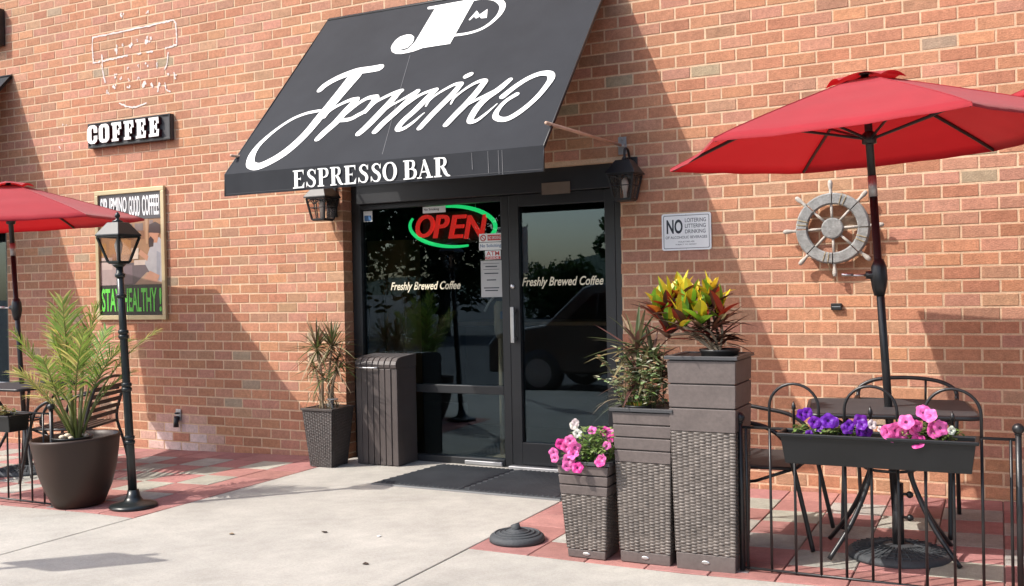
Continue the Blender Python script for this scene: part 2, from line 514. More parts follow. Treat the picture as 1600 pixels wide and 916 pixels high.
def rank(p):
    u, v, z = view(((p[0] + p[1]) / 2, 0, (p[2] + p[3]) / 2))
    if not (5 < u < 1595 and 5 < v < 910) or p[1] - p[0] < 0.1: return 0
    if 1060 < u < 1520 and 130 < v < 265: return 0          # behind the parasol
    if 965 < u < 1180 and v > 430: return 0
    if 1230 < u < 1520 and v > 600: return 0
    return 1 / z ** 2
order = sorted(range(len(pieces)), key=lambda i: -rank(pieces[i]))
single = set(order[:300])
rest = MB()
base_brick = []
for k in range(6):
    b = MB(); brick_geo(b, -(BL - JT) / 2, (BL - JT) / 2, -(CO - JT) / 2, (CO - JT) / 2, 0.016, 0, (1, 1, 1))
    o = b.build('brick', M['brick'], None, bevel=0)
    base_brick.append(o.data); bpy.data.objects.remove(o)
for i, p in enumerate(pieces):
    t = tone()
    ds = math.hypot(((p[0] + p[1]) / 2 + 4.98) / .55, (p[2] - 0.02) / .26)
    if 0.22 < ds < 1.0:                       # lime bloom around the tap
        k = min(1, (1 - ds) * 1.6)
        t = tuple(a * (1 - k) + b_ * k for a, b_ in zip(t, (.62, .50, .47)))
    if i in single and abs((p[1] - p[0]) - (BL - JT)) < .001 and p[4] < .02:
        o = bpy.data.objects.new('brick', rnd.choice(base_brick))
        col.objects.link(o); o.parent = wall
        o.location = ((p[0] + p[1]) / 2, 0, (p[2] + p[3]) / 2)
        o.rotation_euler = (0, rnd.uniform(-.004, .004), 0)
        o.color = (*t, 1)
    else:
        brick_geo(rest, *p[:4], p[4], 0, t)
rest.build('bricks', M['brick'], wall, kind='stuff')
mo = MB()
def mort(x0, x1, z0, z1): mo.box(x0, x1, 0.0022, 0.118, z0, z1)
mort(-11, NWX - .004, -.15, 0.44); mort(-11, NWX - .004, 2.30, 5.2); mort(NWX - .004, OPX0 - .003, -.15, 5.2); mort(OPX0 - .003, OPX1 + .003, OPZ - 0.02, 5.2); mort(OPX1 + .003, 4.5, -.15, 5.2)
mo.build('mortar', M['mortar'], wall)
bk = MB(); bk.box(-11, NWX - .06, 0.12, 0.30, -.15, .40); bk.box(-11, NWX - .06, .12, .30, 2.34, 5.2); bk.box(NWX - .06, OPX0 - .05, 0.12, 0.30, -.15, 5.2); bk.box(OPX0 - .05, OPX1 + .05, 0.12, 0.30, 2.24, 5.2); bk.box(OPX1 + .05, 4.5, 0.12, .3, -.15, 5.2)
bk.build('backing', M['interior'], wall)
# return of the left jamb: brick ends in depth are part of the edge bricks above
# old adhesive outline of a removed sign
onwall = lambda a, b, t: (a, -0.0032 - t, b)
RES = [[(-5.986, 3.749), (-5.817, 3.752), (-5.63, 3.753), (-5.385, 3.756), (-5.186, 3.762), (-5.049, 3.767), (-4.972, 3.766), (-4.938, 3.737)], [(-4.938, 3.737), (-4.936, 3.673), (-4.932, 3.602), (-4.934, 3.545)], [(-4.934, 3.545), (-4.998, 3.539), (-5.066, 3.531)], [(-5.986, 3.749), (-5.993, 3.668), (-5.987, 3.592), (-5.985, 3.517)], [(-5.985, 3.517), (-5.898, 3.514)], [(-5.856, 3.516), (-5.772, 3.518), (-5.699, 3.519), (-5.626, 3.525), (-5.544, 3.525)], [(-5.422, 3.524), (-5.372, 3.525)], [(-5.302, 3.525), (-5.223, 3.525)], [(-5.869, 3.57), (-5.866, 3.51), (-5.868, 3.444)], [(-5.865, 3.428), (-5.85, 3.367), (-5.831, 3.306), (-5.811, 3.244), (-5.817, 3.215)], [(-5.038, 3.488), (-5.045, 3.431), (-5.06, 3.376), (-5.085, 3.351)], [(-5.653, 3.106), (-5.588, 3.076), (-5.507, 3.051), (-5.416, 3.056), (-5.315, 3.075)], [(-5.177, 3.419), (-5.178, 3.369)], [(-4.97, 3.302), (-4.958, 3.25)], [(-5.674, 3.641), (-5.677, 3.553)], [(-5.152, 3.237), (-5.174, 3.16)], [(-5.084, 3.222), (-5.067, 3.163), (-5.019, 3.144)]]
BLOB = [(-5.594, 3.909, 0.03), (-5.282, 3.886, 0.02), (-5.289, 3.642, 0.045), (-5.676, 3.59, 0.03), (-5.592, 3.631, 0.02), (-5.501, 3.619, 0.03), (-5.409, 3.643, 0.02), (-5.249, 3.637, 0.03), (-5.295, 3.419, 0.03), (-5.538, 3.404, 0.02), (-5.416, 3.412, 0.02), (-5.693, 3.364, 0.025), (-5.632, 3.335, 0.02), (-5.52, 3.307, 0.022), (-5.409, 3.302, 0.018), (-5.707, 3.262, 0.03), (-5.532, 3.243, 0.022), (-5.331, 3.235, 0.04), (-5.241, 3.232, 0.03), (-5.163, 3.217, 0.025), (-5.043, 3.303, 0.02), (-4.957, 3.265, 0.022), (-5.792, 3.205, 0.02), (-6.428, 2.98, .022), (-6.491, 2.955, .012), (-6.433, 2.834, .016), (-6.462, 2.764, .02), (-6.367, 2.968, .01)]
rs = MB(); lay = 0
rr = random.Random(3)
for st in RES:
    q = sm(st, 5) if len(st) > 2 else [tuple(st[0][i] + (st[1][i] - st[0][i]) * j / 6 for i in (0, 1)) for j in range(7)]
    i = 0
    while i < len(q) - 1:
        n = rr.randint(3, 7)
        seg = [(a + rr.uniform(-.003, .003), b + rr.uniform(-.004, .004), rr.uniform(.004, .0095)) for a, b in q[i:i + n + 1]]
        if len(seg) > 1 and rr.random() > 0.03:
            lay = (lay + 1) % 9
            rs.ribbon(seg, onwall, 0.0001 * lay, k=3)
        i += n
for x, z, r in BLOB:
    for _ in range(rr.randint(2, 4)):
        a0 = rr.uniform(0, 6.28); r_ = r * rr.uniform(.3, .62); cx, cz = x + rr.uniform(-r, r) * .7, z + rr.uniform(-r, r) * .7
        lay = (lay + 1) % 9
        pts = [onwall(cx + math.cos(a0 + k * .7) * r_ * rr.uniform(.5, 1.1), cz + math.sin(a0 + k * .7) * r_ * rr.uniform(.5, 1.2), 0.0001 * lay) for k in range(9)]
        rs.add(pts, [tuple(range(9))])
rs.build('adhesive_residue', M['residue'], wall, label='whitish outline left where an old sign was taken down')

# ================================================================ STOREFRONT
store = thing('storefront', 'dark metal framed shop window and glass door under the awning', 'storefront', (-2.0, 0.15, 0))
FYF, FYB = 0.115, 0.19                     # front and back of the metal frame
def fr(name, x0, x1, z0, z1, y0=FYF, y1=FYB, parent=store, m='frame_metal'):
    b = MB(); b.box(x0, x1, y0, y1, z0, z1); return b.build(name, M[m], parent, bevel=0.004)
fr('jamb', OPX0 + .002, -3.088, -.01, 2.21)
fr('jamb', -0.905, OPX1 - .002, -.01, 2.21)
fr('mullion', -1.816, -1.752, 0.0, 2.03)
fr('header', -3.088, -0.905, 2.035, 2.222, 0.06)
fr('transom_bar', -3.088, -1.816, 1.995, 2.034)
fr('middle_rail', -3.088, -1.816, 0.538, 0.602)
fr('sill', -3.088, -1.816, -.01, 0.052, 0.105)
fr('threshold', -1.752, -0.905, -.01, 0.022, 0.04, 0.2, m='alu')
fr('kick_strip', -2.15, -1.83, 0.004, 0.034, 0.085, 0.104, m='alu')
def pane(x0, x1, z0, z1, parent, y=0.148):
    b = MB(); b.box(x0, x1, y, y + .006, z0, z1); return b.build('pane', M['glass'], parent)
p1 = pane(-3.088, -1.816, 0.602, 1.995, store); pane(-3.088, -1.816, 0.052, 0.538, store)
door = fr('door', -1.750, -1.668, 0.026, 2.033)          # hinge-side stile carries the rest of the leaf
def dpart(name, *a, **k): return fr(name, *a, parent=door, **k)
dpart('stile', -0.985, -0.907, 0.026, 2.033)
dpart('top_rail', -1.668, -0.985, 1.945, 2.033)
dpart('bottom_rail', -1.668, -0.985, 0.026, 0.19)
pane(-1.668, -0.985, 0.19, 1.945, door)
h = MB(); h.box(-1.722, -1.692, 0.055, 0.085, 0.935, 1.20); h.box(-1.715, -1.70, 0.085, 0.115, 0.955, 0.975); h.box(-1.715, -1.70, 0.085, 0.115, 1.165, 1.185)
h.build('handle', M['steel'], door, bevel=0.004)
h = MB(); h.box(-1.745, -1.723, 0.108, 0.1145, 0.99, 1.17); h.build('handle_plate', M['sign_ink'], door)
h = MB()
for k in range(4):
    z = 1.02 + k * .03; h.add([(-1.743, .1072, z), (-1.727, .1072, z + .006), (-1.735, .1072, z + .026)], [(0, 1, 2)])
h.build('plate_mark', M['sign_white'], door)
h = MB()
h.lathe([(0.012, 0.0), (0.018, 0.002), (0.018, 0.008), (0.001, 0.008)], 0, 0, 16)
h.v = [(-1.724 + x, 0.114 - z, 1.352 + y) for x, y, z in h.v]
h.build('lock', M['steel'], door, smooth=True)
h = MB(); h.box(-1.442, -1.218, 0.050, 0.058, 1.968 + .08, 2.053 + .08); h.v = [(x, y, z - .035) for x, y, z in h.v]
h.build('plate', mat('plate_tan', (0.16, 0.12, 0.09), 0.5, .1), store)
# lettering on the glass
onglass = lambda a, b, t: (a, 0.1465 - t, b)
b = MB(); text_mb(b, 'Freshly Brewed Coffee', onglass, -2.832, -2.19, 1.322, 1.405, shear=0.32, bold=0.018)
b.build('lettering', M['cream'], store)
b = MB(); text_mb(b, 'Freshly Brewed Coffee', onglass, -1.662, -1.012, 1.332, 1.418, shear=0.32, bold=0.018)
b.build('lettering', M['cream'], door)
# stickers
def sticker(name, x0, x1, z0, z1, m, txt=None, ink='sign_ink', label=None, tb=(0.08, 0.92, 0.25, 0.75)):
    b = MB(); b.box(x0, x1, 0.1450, 0.1475, z0, z1)
    o = b.build(name, M[m], store, label=label)
    if txt:
        t = MB(); text_mb(t, txt, lambda a, c, d: (a, 0.1442, c), x0 + (x1 - x0) * tb[0], x0 + (x1 - x0) * tb[1], z0 + (z1 - z0) * tb[2], z0 + (z1 - z0) * tb[3], bold=.012)
        t.build('print', M[ink], o)
    return o
o = sticker('sticker', -2.018, -1.828, 1.694, 1.757, 'sign_white', 'NO SMOKING', 'sign_white', tb=(.42, .97, .3, .7))
t = MB(); t.box(-1.945, -1.832, .1446, .1449, 1.704, 1.747); t.build('print', M['sign_red'], o)
t = MB(); t.tube([(-1.983 + .022 * math.cos(a * .6283), .1446, 1.725 + .022 * math.sin(a * .6283)) for a in range(11)], .004, 6); t.tube([(-1.997, .1446, 1.739), (-1.969, .1446, 1.711)], .003, 6); t.build('print', M['sign_red'], o)
sticker('sticker', -2.02, -1.826, 1.632, 1.690, 'sign_white', 'No Soliciting', 'sign_blue', tb=(.05, .98, .25, .8))
o = sticker('sticker', -1.968, -1.836, 1.560, 1.628, 'sign_white', 'ATM', 'sign_red', tb=(.08, .92, .42, .92))
t = MB(); t.box(-1.966, -1.838, .1446, .1449, 1.562, 1.583); q = t.build('print', M['sign_red'], o); t = MB(); text_mb(t, 'INSIDE', lambda a, c, d: (a, .1438, c), -1.955, -1.85, 1.566, 1.580, bold=.01); t.build('print', M['sign_white'], o)
o = sticker('notice', -2.008, -1.828, 1.275, 1.552, 'steel')
o.data.materials[0] = mat('notice_paper', (.42, .42, .42), .7, .05)
t = MB()
for zz, w in ((1.507, .10), (1.455, .12), (1.405, .08), (1.345, .13), (1.325, .11)): t.box(-1.918 - w / 2, -1.918 + w / 2, .1444, .1448, zz - .004, zz + .004)
t.ribbon([(-1.985, 1.53, .0015), (-1.85, 1.53, .0015)], lambda a, c, d: (a, .1444, c)); t.ribbon([(-1.985, 1.485, .0015), (-1.85, 1.485, .0015)], lambda a, c, d: (a, .1444, c))
t.build('print', M['sign_ink'], o)
o = sticker('sticker', -2.515, -2.31, 1.94, 1.99, 'sign_white', 'No Smoking', 'sign_ink', tb=(.05, .72, .3, .75))
o = sticker('sticker', -3.08, -2.995, 1.90, 1.985, 'sign_white')
t = MB(); t.box(-3.072, -3.003, .1443, .1448, 1.905, 1.95); t.build('print', M['sign_blue'], o)

# ---- inside of the cafe
room = struct('cafe_interior')
b = MB()
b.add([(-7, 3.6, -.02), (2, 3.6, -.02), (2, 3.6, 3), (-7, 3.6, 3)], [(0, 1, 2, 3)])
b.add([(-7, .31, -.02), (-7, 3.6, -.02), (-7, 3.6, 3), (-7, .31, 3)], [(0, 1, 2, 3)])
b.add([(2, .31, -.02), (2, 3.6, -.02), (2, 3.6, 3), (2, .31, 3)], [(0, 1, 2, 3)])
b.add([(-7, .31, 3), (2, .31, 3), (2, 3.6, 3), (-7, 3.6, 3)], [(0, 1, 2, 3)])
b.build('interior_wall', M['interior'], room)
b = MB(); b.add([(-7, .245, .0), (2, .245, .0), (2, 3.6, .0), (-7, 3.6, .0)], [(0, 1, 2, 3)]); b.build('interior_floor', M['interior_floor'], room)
cab = thing('cabinet', 'tan wooden cabinet standing inside behind the shop window', 'cabinet', (-3.2, .9, 0))
b = MB(); b.box(-3.48, -3.08, .75, 1.0, 0, 1.78); b.build('carcass', M['wood_panel'], cab, bevel=.006)
b = MB(); b.box(-3.46, -3.29, .738, .7495, .1, 1.74); b.build('door', M['wood_panel'], cab, bevel=.003)
b = MB(); b.box(-3.28, -3.10, .738, .7495, .1, 1.74); b.build('door', M['wood_panel'], cab, bevel=.003)
st = thing('beige_post', 'beige post with a pale curved hose inside the shop window', 'post', (-2.05, .42, 0))
b = MB(); b.tube([(-1.99, .42, 0), (-1.99, .42, .95)], .022, 12); b.build('pole', M['beige'], st, smooth=True)
b = MB(); b.lathe([(.035, .95), (.05, 1.0), (.052, 1.2), (.03, 1.24)], -1.99, .42, 14); b.build('head', M['beige'], st, smooth=True)
b = MB(); b.tube(sm([(-1.93, .42, 1.24), (-1.99, .42, 1.30), (-2.07, .42, 1.25), (-2.13, .42, 1.16)], 6), .010, 8); b.build('hose', M['sign_white'], st, smooth=True)
b = MB(); b.lathe([(.14, 0.001), (.14, .02), (.03, .035)], -1.99, .42, 20); b.build('base', M['beige'], st, smooth=True)
b = MB(); b.box(-2.01, -1.95, .375, .388, 1.10, 1.16); b.build('card', M['sign_blue'], st)
ct = thing('counter', 'dark counter deep inside the cafe', 'counter', (-1.6, 2.2, 0))
b = MB(); b.box(-3.2, -.6, 2.0, 2.5, 0, .98); b.build('front', M['dark_wood'], ct, bevel=.01)
b = MB(); b.box(-3.25, -.55, 1.95, 2.55, .981, 1.02); b.build('top', M['wood_panel'], ct, bevel=.006)

# ---- neon sign
neon = thing('open_sign', 'lit red OPEN sign with a green swoosh ring in the shop window', 'neon sign', (-2.3, .22, 1.83))
cx, cz, rx, rz_ = -2.30, 1.832, .385, .158
def ell(a0, a1, n=22): return [(cx + rx * math.cos(R(a0 + (a1 - a0) * i / n)), .22, cz + rz_ * math.sin(R(a0 + (a1 - a0) * i / n)) - .02 * math.cos(R(a0 + (a1 - a0) * i / n))) for i in range(n + 1)]
for a0, a1, w0, w1 in ((128, -42, .006, .015), (158, 292, .010, .009)):
    pts = ell(a0, a1); n = len(pts)
    rs_ = [w0 + (w1 - w0) * i / (n - 1) + .006 * math.sin(math.pi * i / (n - 1)) for i in range(n)]
    b = MB(); b.tube(pts, rs_, 10); b.build('ring', M['neon_green'], neon, smooth=True)
xs = [(-2.625, -2.455), (-2.465, -2.32), (-2.325, -2.165), (-2.185, -1.985)]
for ch, (x0, x1), dz in zip('OPEN', xs, (.012, .004, -.004, -.012)):
    b = MB(); text_mb(b, ch, lambda a, c, d: (a, .215 - d, c), x0, x1, 1.742 + dz, 1.922 + dz, shear=.22, bold=.010, extrude=.012)
    b.build('letter', M['neon_red'], neon)
b = MB(); b.box(-2.58, -2.02, .245, .255, 1.70, 1.95); b.build('back_panel', M['planter_dark'], neon)
b = MB()
for x in (-2.5, -2.1): b.tube([(x, .25, 1.95), (x, .25, 2.3)], .003, 6)
b.build('hanging_chain', M['steel'], neon)

# ================================================================ AWNINGS
A0 = Vector((0, -0.004, 3.54)); AD = Vector((0, -1.22, 2.165 - 3.54)); ALEN = AD.length; AD.normalize(); AN = Vector((0, AD.z, -AD.y))
if AN.z < 0: AN = -AN
def awn(a, s, t):
    p = A0 + AD * s + AN * t
    return (a, p.y, p.z)
def awning(x0, x1, label, rods):
    th = thing('awning', label, 'awning', ((x0 + x1) / 2, 0, 2.015))
    b = MB(); nx, ns = 48, 20
    vs = [awn(x0 + (x1 - x0) * i / nx, ALEN * j / ns, -0.0035 * math.sin(math.pi * j / ns) * (0.5 + .5 * math.cos(2 * math.pi * i / 12)) + 0.0006 * math.sin(i * 1.7 + j * .9))
          for j in range(ns + 1) for i in range(nx + 1)]
    fs = [(j * (nx + 1) + i, j * (nx + 1) + i + 1, (j + 1) * (nx + 1) + i + 1, (j + 1) * (nx + 1) + i) for j in range(ns) for i in range(nx)]
    b.add(vs, fs); b.build('canopy', M['awning'], th, smooth=True, solid=.003)
    b = MB(); nz = 5
    vs = [(x0 + (x1 - x0) * i / 60, -1.227 + .003 * math.sin(i * .55) * j / nz + .0015 * math.sin(i * 1.9 + 1) * j / nz, 2.166 - (0.152) * j / nz) for j in range(nz + 1) for i in range(61)]
    fs = [(j * 61 + i, j * 61 + i + 1, (j + 1) * 61 + i + 1, (j + 1) * 61 + i) for j in range(nz) for i in range(60)]
    b.add(vs, fs); v = b.build('valance', M['awning'], th, smooth=True, solid=.003)
    b = MB()
    for x in (x0 + .012, x1 - .012): b.tube([awn(x, 0.02, -.02), awn(x, ALEN - .01, -.02)], .011, 8)
    b.tube([(x0 + .01, -1.205, 2.15), (x1 - .01, -1.205, 2.15)], .011, 8); b.tube([(x0 + .01, -.022, 3.52), (x1 - .01, -.022, 3.52)], .011, 8)
    b.tube([(x0 + .01, -1.213, 2.025), (x1 - .01, -1.213, 2.025)], .007, 8)
    for x in (x0, x1): b.tube([awn(x, 0.0, 0), awn(x, ALEN, 0), (x, -1.227, 2.014)], .0045, 6)
    b.build('frame', M['black_metal'], th, smooth=True)
    for x in (x0 + .02, x1 - .02):
        b = MB(); b.tube([(x + .012 * (1 if x > -2 else -1), -1.17, 2.305), (x + .06, -.015, 2.31)], .0105, 10); r = b.build('support_rod', M['copper'], th, smooth=True)
        b = MB(); b.box(x + .03, x + .09, -.008, -.0035, 2.25, 2.37); b.tube([(x + .035, -.03, 2.31), (x + .085, -.03, 2.31)], .012, 8); b.ball(x + .06, -.012, 2.355, .010); b.build('wall_bracket', M['alu'], r)
    return th, v
aw, val = awning(-3.27, -0.835, 'dark grey cafe awning with white script name and logo', True)
M['streak0'] = mat('streak0', (.06, .06, .065), .8)
# seams and rain streaks
b = MB(); b.ribbon([(-3.26, 2.028, .0012), (-.845, 2.028, .0012)], lambda a, s, t: (a, -1.2335, s)); b.build('hem_stitching', M['streak0'], val)
b = MB(); b.ribbon([(-2.215, .70, .0016), (-2.10, 1.25, .0016), (-1.985, 1.78, .0016)], lambda a, s, t: awn(a, s, .0022)); b.build('seam', mat('seam', (.12, .12, .13), .7), aw)
b = MB()
M['streak'] = mat('streak', (.20, .20, .21), .7)
for x, z0 in ((-1.20, .13), (-1.13, .14), (-1.105, .145), (-1.31, .10)):
    b = MB(); b.ribbon([(x, 2.16, .0007), (x + .003, 2.16 - z0, .0014)], lambda a, s, t: (a, -1.2325, s)); b.build('rain_streak', M['streak'], val)
SCRIPT=[[(-2.873,0.982,0.0268),(-2.856,0.935,0.0309),(-2.803,0.882,0.0323),(-2.732,0.841,0.035),(-2.634,0.81,0.0388),(-2.524,0.809,0.0384),(-2.434,0.805,0.0394)],[(-2.621,0.864,0.0597),(-2.649,1.017,0.0522),(-2.681,1.18,0.0474),(-2.711,1.299,0.0405),(-2.741,1.456,0.0373),(-2.786,1.581,0.0381),(-2.844,1.677,0.0391),(-2.917,1.745,0.0378),(-2.994,1.785,0.0367),(-3.056,1.774,0.0345),(-3.097,1.738,0.0335),(-3.128,1.657,0.0302),(-3.129,1.564,0.0229),(-3.099,1.475,0.0193),(-3.04,1.374,0.0155),(-2.96,1.29,0.0156),(-2.869,1.248,0.0155),(-2.776,1.235,0.0154),(-2.72,1.236,0.0128)],[(-2.668,1.319,0.0113),(-2.657,1.253,0.0139),(-2.598,1.194,0.0165),(-2.529,1.156,0.0203),(-2.472,1.152,0.0239)],[(-2.471,1.166,0.0289),(-2.506,1.276,0.0324),(-2.536,1.392,0.0332),(-2.579,1.478,0.0317),(-2.608,1.55,0.0279)],[(-2.523,1.374,0.0185),(-2.428,1.375,0.0207),(-2.372,1.337,0.0219),(-2.325,1.291,0.0207),(-2.299,1.174,0.0272)],[(-2.497,1.318,0.0148),(-2.431,1.206,0.0175),(-2.37,1.155,0.0212),(-2.309,1.156,0.026)],[(-2.32,1.324,0.0085),(-2.288,1.223,0.0147),(-2.219,1.166,0.0172),(-2.151,1.13,0.0196),(-2.114,1.123,0.022)],[(-2.131,1.143,0.0268),(-2.165,1.269,0.0313),(-2.233,1.461,0.0307),(-2.273,1.543,0.027)],[(-1.974,1.153,0.0245),(-2.017,1.266,0.0285),(-2.07,1.374,0.0282),(-2.114,1.459,0.028),(-2.143,1.54,0.0258)],[(-2.19,1.368,0.0106),(-2.136,1.283,0.016),(-2.076,1.233,0.016),(-1.983,1.154,0.0214)],[(-1.825,1.163,0.0231),(-1.863,1.256,0.027),(-1.907,1.365,0.0268),(-1.951,1.449,0.0256),(-1.97,1.519,0.0233),(-1.954,1.547,0.0222),(-1.914,1.538,0.0171),(-1.868,1.484,0.0131),(-1.833,1.421,0.0071),(-1.819,1.401,0.0041)],[(-2.07,1.374,0.0136),(-2.007,1.291,0.0179),(-1.93,1.198,0.0211),(-1.836,1.157,0.021)],[(-1.834,1.33,0.0072),(-1.83,1.273,0.0093),(-1.799,1.22,0.0104),(-1.749,1.17,0.0125),(-1.687,1.128,0.0156),(-1.643,1.13,0.0207)],[(-1.641,1.136,0.0227),(-1.666,1.231,0.0256),(-1.711,1.338,0.0253),(-1.755,1.444,0.0251),(-1.792,1.555,0.0228)],[(-1.629,1.055,0.023),(-1.603,1.038,0.023)],[(-1.641,1.338,0.007),(-1.639,1.281,0.0101),(-1.603,1.218,0.0112),(-1.549,1.158,0.0143),(-1.493,1.127,0.0183),(-1.461,1.133,0.0213)],[(-1.459,1.142,0.0243),(-1.483,1.25,0.027),(-1.52,1.357,0.0267),(-1.561,1.451,0.0255),(-1.598,1.55,0.0233)],[(-1.27,1.156,0.0198),(-1.322,1.244,0.0276),(-1.385,1.323,0.0274),(-1.421,1.406,0.0272),(-1.433,1.509,0.0249),(-1.42,1.548,0.0209),(-1.382,1.543,0.0161),(-1.343,1.495,0.0124),(-1.307,1.435,0.0067),(-1.285,1.395,0.0038)],[(-1.56,1.429,0.0128),(-1.503,1.36,0.0197),(-1.423,1.306,0.0197),(-1.344,1.251,0.0197)],[(-1.267,1.326,0.0242),(-1.238,1.281,0.0233),(-1.193,1.221,0.0224),(-1.132,1.164,0.0224),(-1.062,1.133,0.0233),(-0.997,1.143,0.0251),(-0.969,1.188,0.0248),(-0.974,1.248,0.0218),(-1.001,1.343,0.0206),(-1.038,1.423,0.0204),(-1.091,1.501,0.0222),(-1.151,1.555,0.0231),(-1.204,1.558,0.0223),(-1.248,1.53,0.0215),(-1.261,1.491,0.0198),(-1.253,1.433,0.0171),(-1.225,1.372,0.0172),(-1.171,1.32,0.0191)]]
LOGO=[(-2.301,0.106),(-2.303,0.09),(-1.908,0.085),(-1.899,0.121),(-1.909,0.634),(-2.134,0.635),(-2.198,0.66),(-2.249,0.668),(-2.303,0.67),(-2.356,0.657),(-2.401,0.624),(-2.431,0.575),(-2.439,0.535),(-2.432,0.478),(-2.406,0.439),(-2.355,0.426),(-2.308,0.438),(-2.271,0.474),(-2.258,0.516),(-2.257,0.564),(-2.277,0.601),(-2.314,0.611),(-2.344,0.612),(-2.306,0.63),(-2.269,0.621),(-2.249,0.585),(-2.237,0.53),(-2.235,0.468),(-2.227,0.133),(-2.29,0.123)]
LOGO_P=[(-1.915,0.104,0.0113),(-1.821,0.106,0.012),(-1.723,0.142,0.0161),(-1.659,0.188,0.0235),(-1.618,0.248,0.024),(-1.607,0.319,0.0221),(-1.617,0.384,0.0187),(-1.655,0.461,0.017),(-1.714,0.513,0.0154),(-1.803,0.536,0.0146),(-1.914,0.534,0.014)]
LOGO_M=[(-1.855,0.361),(-1.826,0.255),(-1.782,0.315),(-1.737,0.258),(-1.704,0.373),(-1.751,0.369),(-1.77,0.342),(-1.796,0.36),(-1.823,0.329),(-1.842,0.371)]

b = MB(); lay = 0
for st in SCRIPT:
    lay += 1
    kw = .72 if lay in (10, 12, 19) else 1.0
    b.ribbon([(x, s, w * kw) for x, s, w in st], lambda a, s, t: awn(a, s, t), 0.0035 + .00012 * lay, k=5)
b.build('lettering', M['awning_white'], aw, label='white brush script reading Jpmino')
b = MB()
bm_poly = [awn(x, s, .0036) for x, s in LOGO]
b.add(bm_poly, [tuple(range(len(bm_poly)))])
b.ribbon(LOGO_P, lambda a, s, t: awn(a, s, t), .0038, k=5, caps=False)
b.add([awn(x, s, .0037) for x, s in LOGO_M], [tuple(range(len(LOGO_M)))])
b.build('logo', M['awning_white'], aw, label='white JP monogram logo near the top edge')

# ---- serif capitals for the valance
def serif(ch):
    """bars (x0,x1,z0,z1) and curved strokes ((x,z,halfwidth)...) in a 1-high box"""
    T = .115; s = .035
    B = []; Sx = []
    if ch in 'EPRB':
        B += [(.09, .09 + 2 * T, .0, 1.0), (.0, .40, 0, 2 * s) if ch in 'PR' else (.0, .3, 0, 2 * s), (.0, .3, 1 - 2 * s, 1)]
    if ch == 'E':
        B += [(.3, .70, 1 - 2.4 * s, 1), (.3, .72, 0, 2.4 * s), (.3, .52, .48, .55)]
        B += [('t', (.62, 1 - 2.4 * s), (.70, 1 - 2.4 * s), (.70, .70)), ('t', (.58, 2.4 * s), (.72, 2.4 * s), (.75, .33)), ('t', (.47, .515), (.52, .40), (.52, .63))]
        w = .75
    elif ch == 'P':
        Sx += [[(.28, .965, .035), (.42, .96, .04), (.56, .90, .085), (.61, .73, .11), (.56, .57, .085), (.42, .50, .04), (.30, .49, .035)]]; w = .73
    elif ch == 'R':
        Sx += [[(.28, .965, .035), (.42, .96, .04), (.56, .91, .08), (.60, .75, .11), (.55, .60, .085), (.42, .53, .04), (.30, .52, .035)],
               [(.40, .53, .07), (.52, .38, .11), (.62, .18, .115), (.72, .06, .075), (.86, .03, .03)]]; w = .88
    elif ch == 'B':
        Sx += [[(.28, .965, .035), (.42, .96, .04), (.55, .91, .08), (.58, .77, .105), (.54, .62, .08), (.42, .54, .035), (.30, .53, .035)],
               [(.30, .53, .035), (.46, .53, .04), (.62, .46, .09), (.67, .29, .115), (.60, .11, .09), (.44, .04, .04), (.28, .035, .035)]]; w = .80
    elif ch == 'S':
        Sx += [[(.58, .70, .02), (.54, .86, .035), (.42, .955, .045), (.26, .93, .07), (.16, .78, .105), (.26, .60, .11), (.45, .46, .115), (.54, .28, .115), (.46, .09, .08), (.30, .045, .045), (.14, .13, .035), (.06, .32, .02)]]
        B += [('t', (.56, .86), (.62, .99), (.62, .68)), ('t', (.10, .14), (.03, .01), (.03, .33))]; w = .66
    elif ch == 'O':
        Sx += [[(.46, .965, .038), (.28, .90, .07), (.15, .68, .115), (.125, .48, .125), (.17, .26, .11), (.30, .08, .065), (.46, .035, .038), (.62, .08, .065), (.75, .26, .11), (.795, .50, .125), (.75, .74, .11), (.62, .92, .065), (.46, .965, .038)]]; w = .92
    elif ch == 'A':
        Sx += [[(.14, .03, .03), (.28, .40, .035), (.44, .97, .04)], [(.42, .95, .09), (.56, .55, .11), (.72, .06, .115)]]
        B += [(.0, .28, 0, 2 * s), (.52, .93, 0, 2 * s), (.24, .58, .30, .37)]; w = .93
    return B, Sx, w
def serif_text(b, glyphs, z0, z1, fn):
    lay = 0
    for ch, x0, x1 in glyphs:
        B, Sx, w = serif(ch)
        mx = lambda u: x0 + u / w * (x1 - x0)
        mz = lambda v: z0 + v * (z1 - z0)
        for q in B:
            lay = (lay + 1) % 12; t = .00012 * lay
            if q[0] == 't': b.add([fn(mx(u), mz(v), t) for u, v in q[1:]], [(0, 1, 2)])
            else: b.add([fn(mx(u), mz(v), t) for u, v in ((q[0], q[2]), (q[1], q[2]), (q[1], q[3]), (q[0], q[3]))], [(0, 1, 2, 3)])
        for st in Sx:
            lay = (lay + 1) % 12
            b.ribbon([(mx(u), mz(v), h * (z1 - z0) * .80) for u, v, h in st], fn, .00012 * lay, k=4, caps=False)
b = MB()
serif_text(b, [('E', -2.668, -2.572), ('S', -2.560, -2.474), ('P', -2.464, -2.370), ('R', -2.362, -2.254), ('E', -2.250, -2.156), ('S', -2.143, -2.058), ('S', -2.047, -1.962), ('O', -1.957, -1.842),
               ('B', -1.798, -1.692), ('A', -1.698, -1.582), ('R', -1.574, -1.458)], 2.029, 2.149, lambda a, c, t: (a, -1.2345 - t, c))
b.build('lettering', M['awning_white'], val, label='white serif capitals reading ESPRESSO BAR')
naw, nval = awning(-9.6, -7.12, 'dark awning of the neighbouring shop cut by the left edge', True)

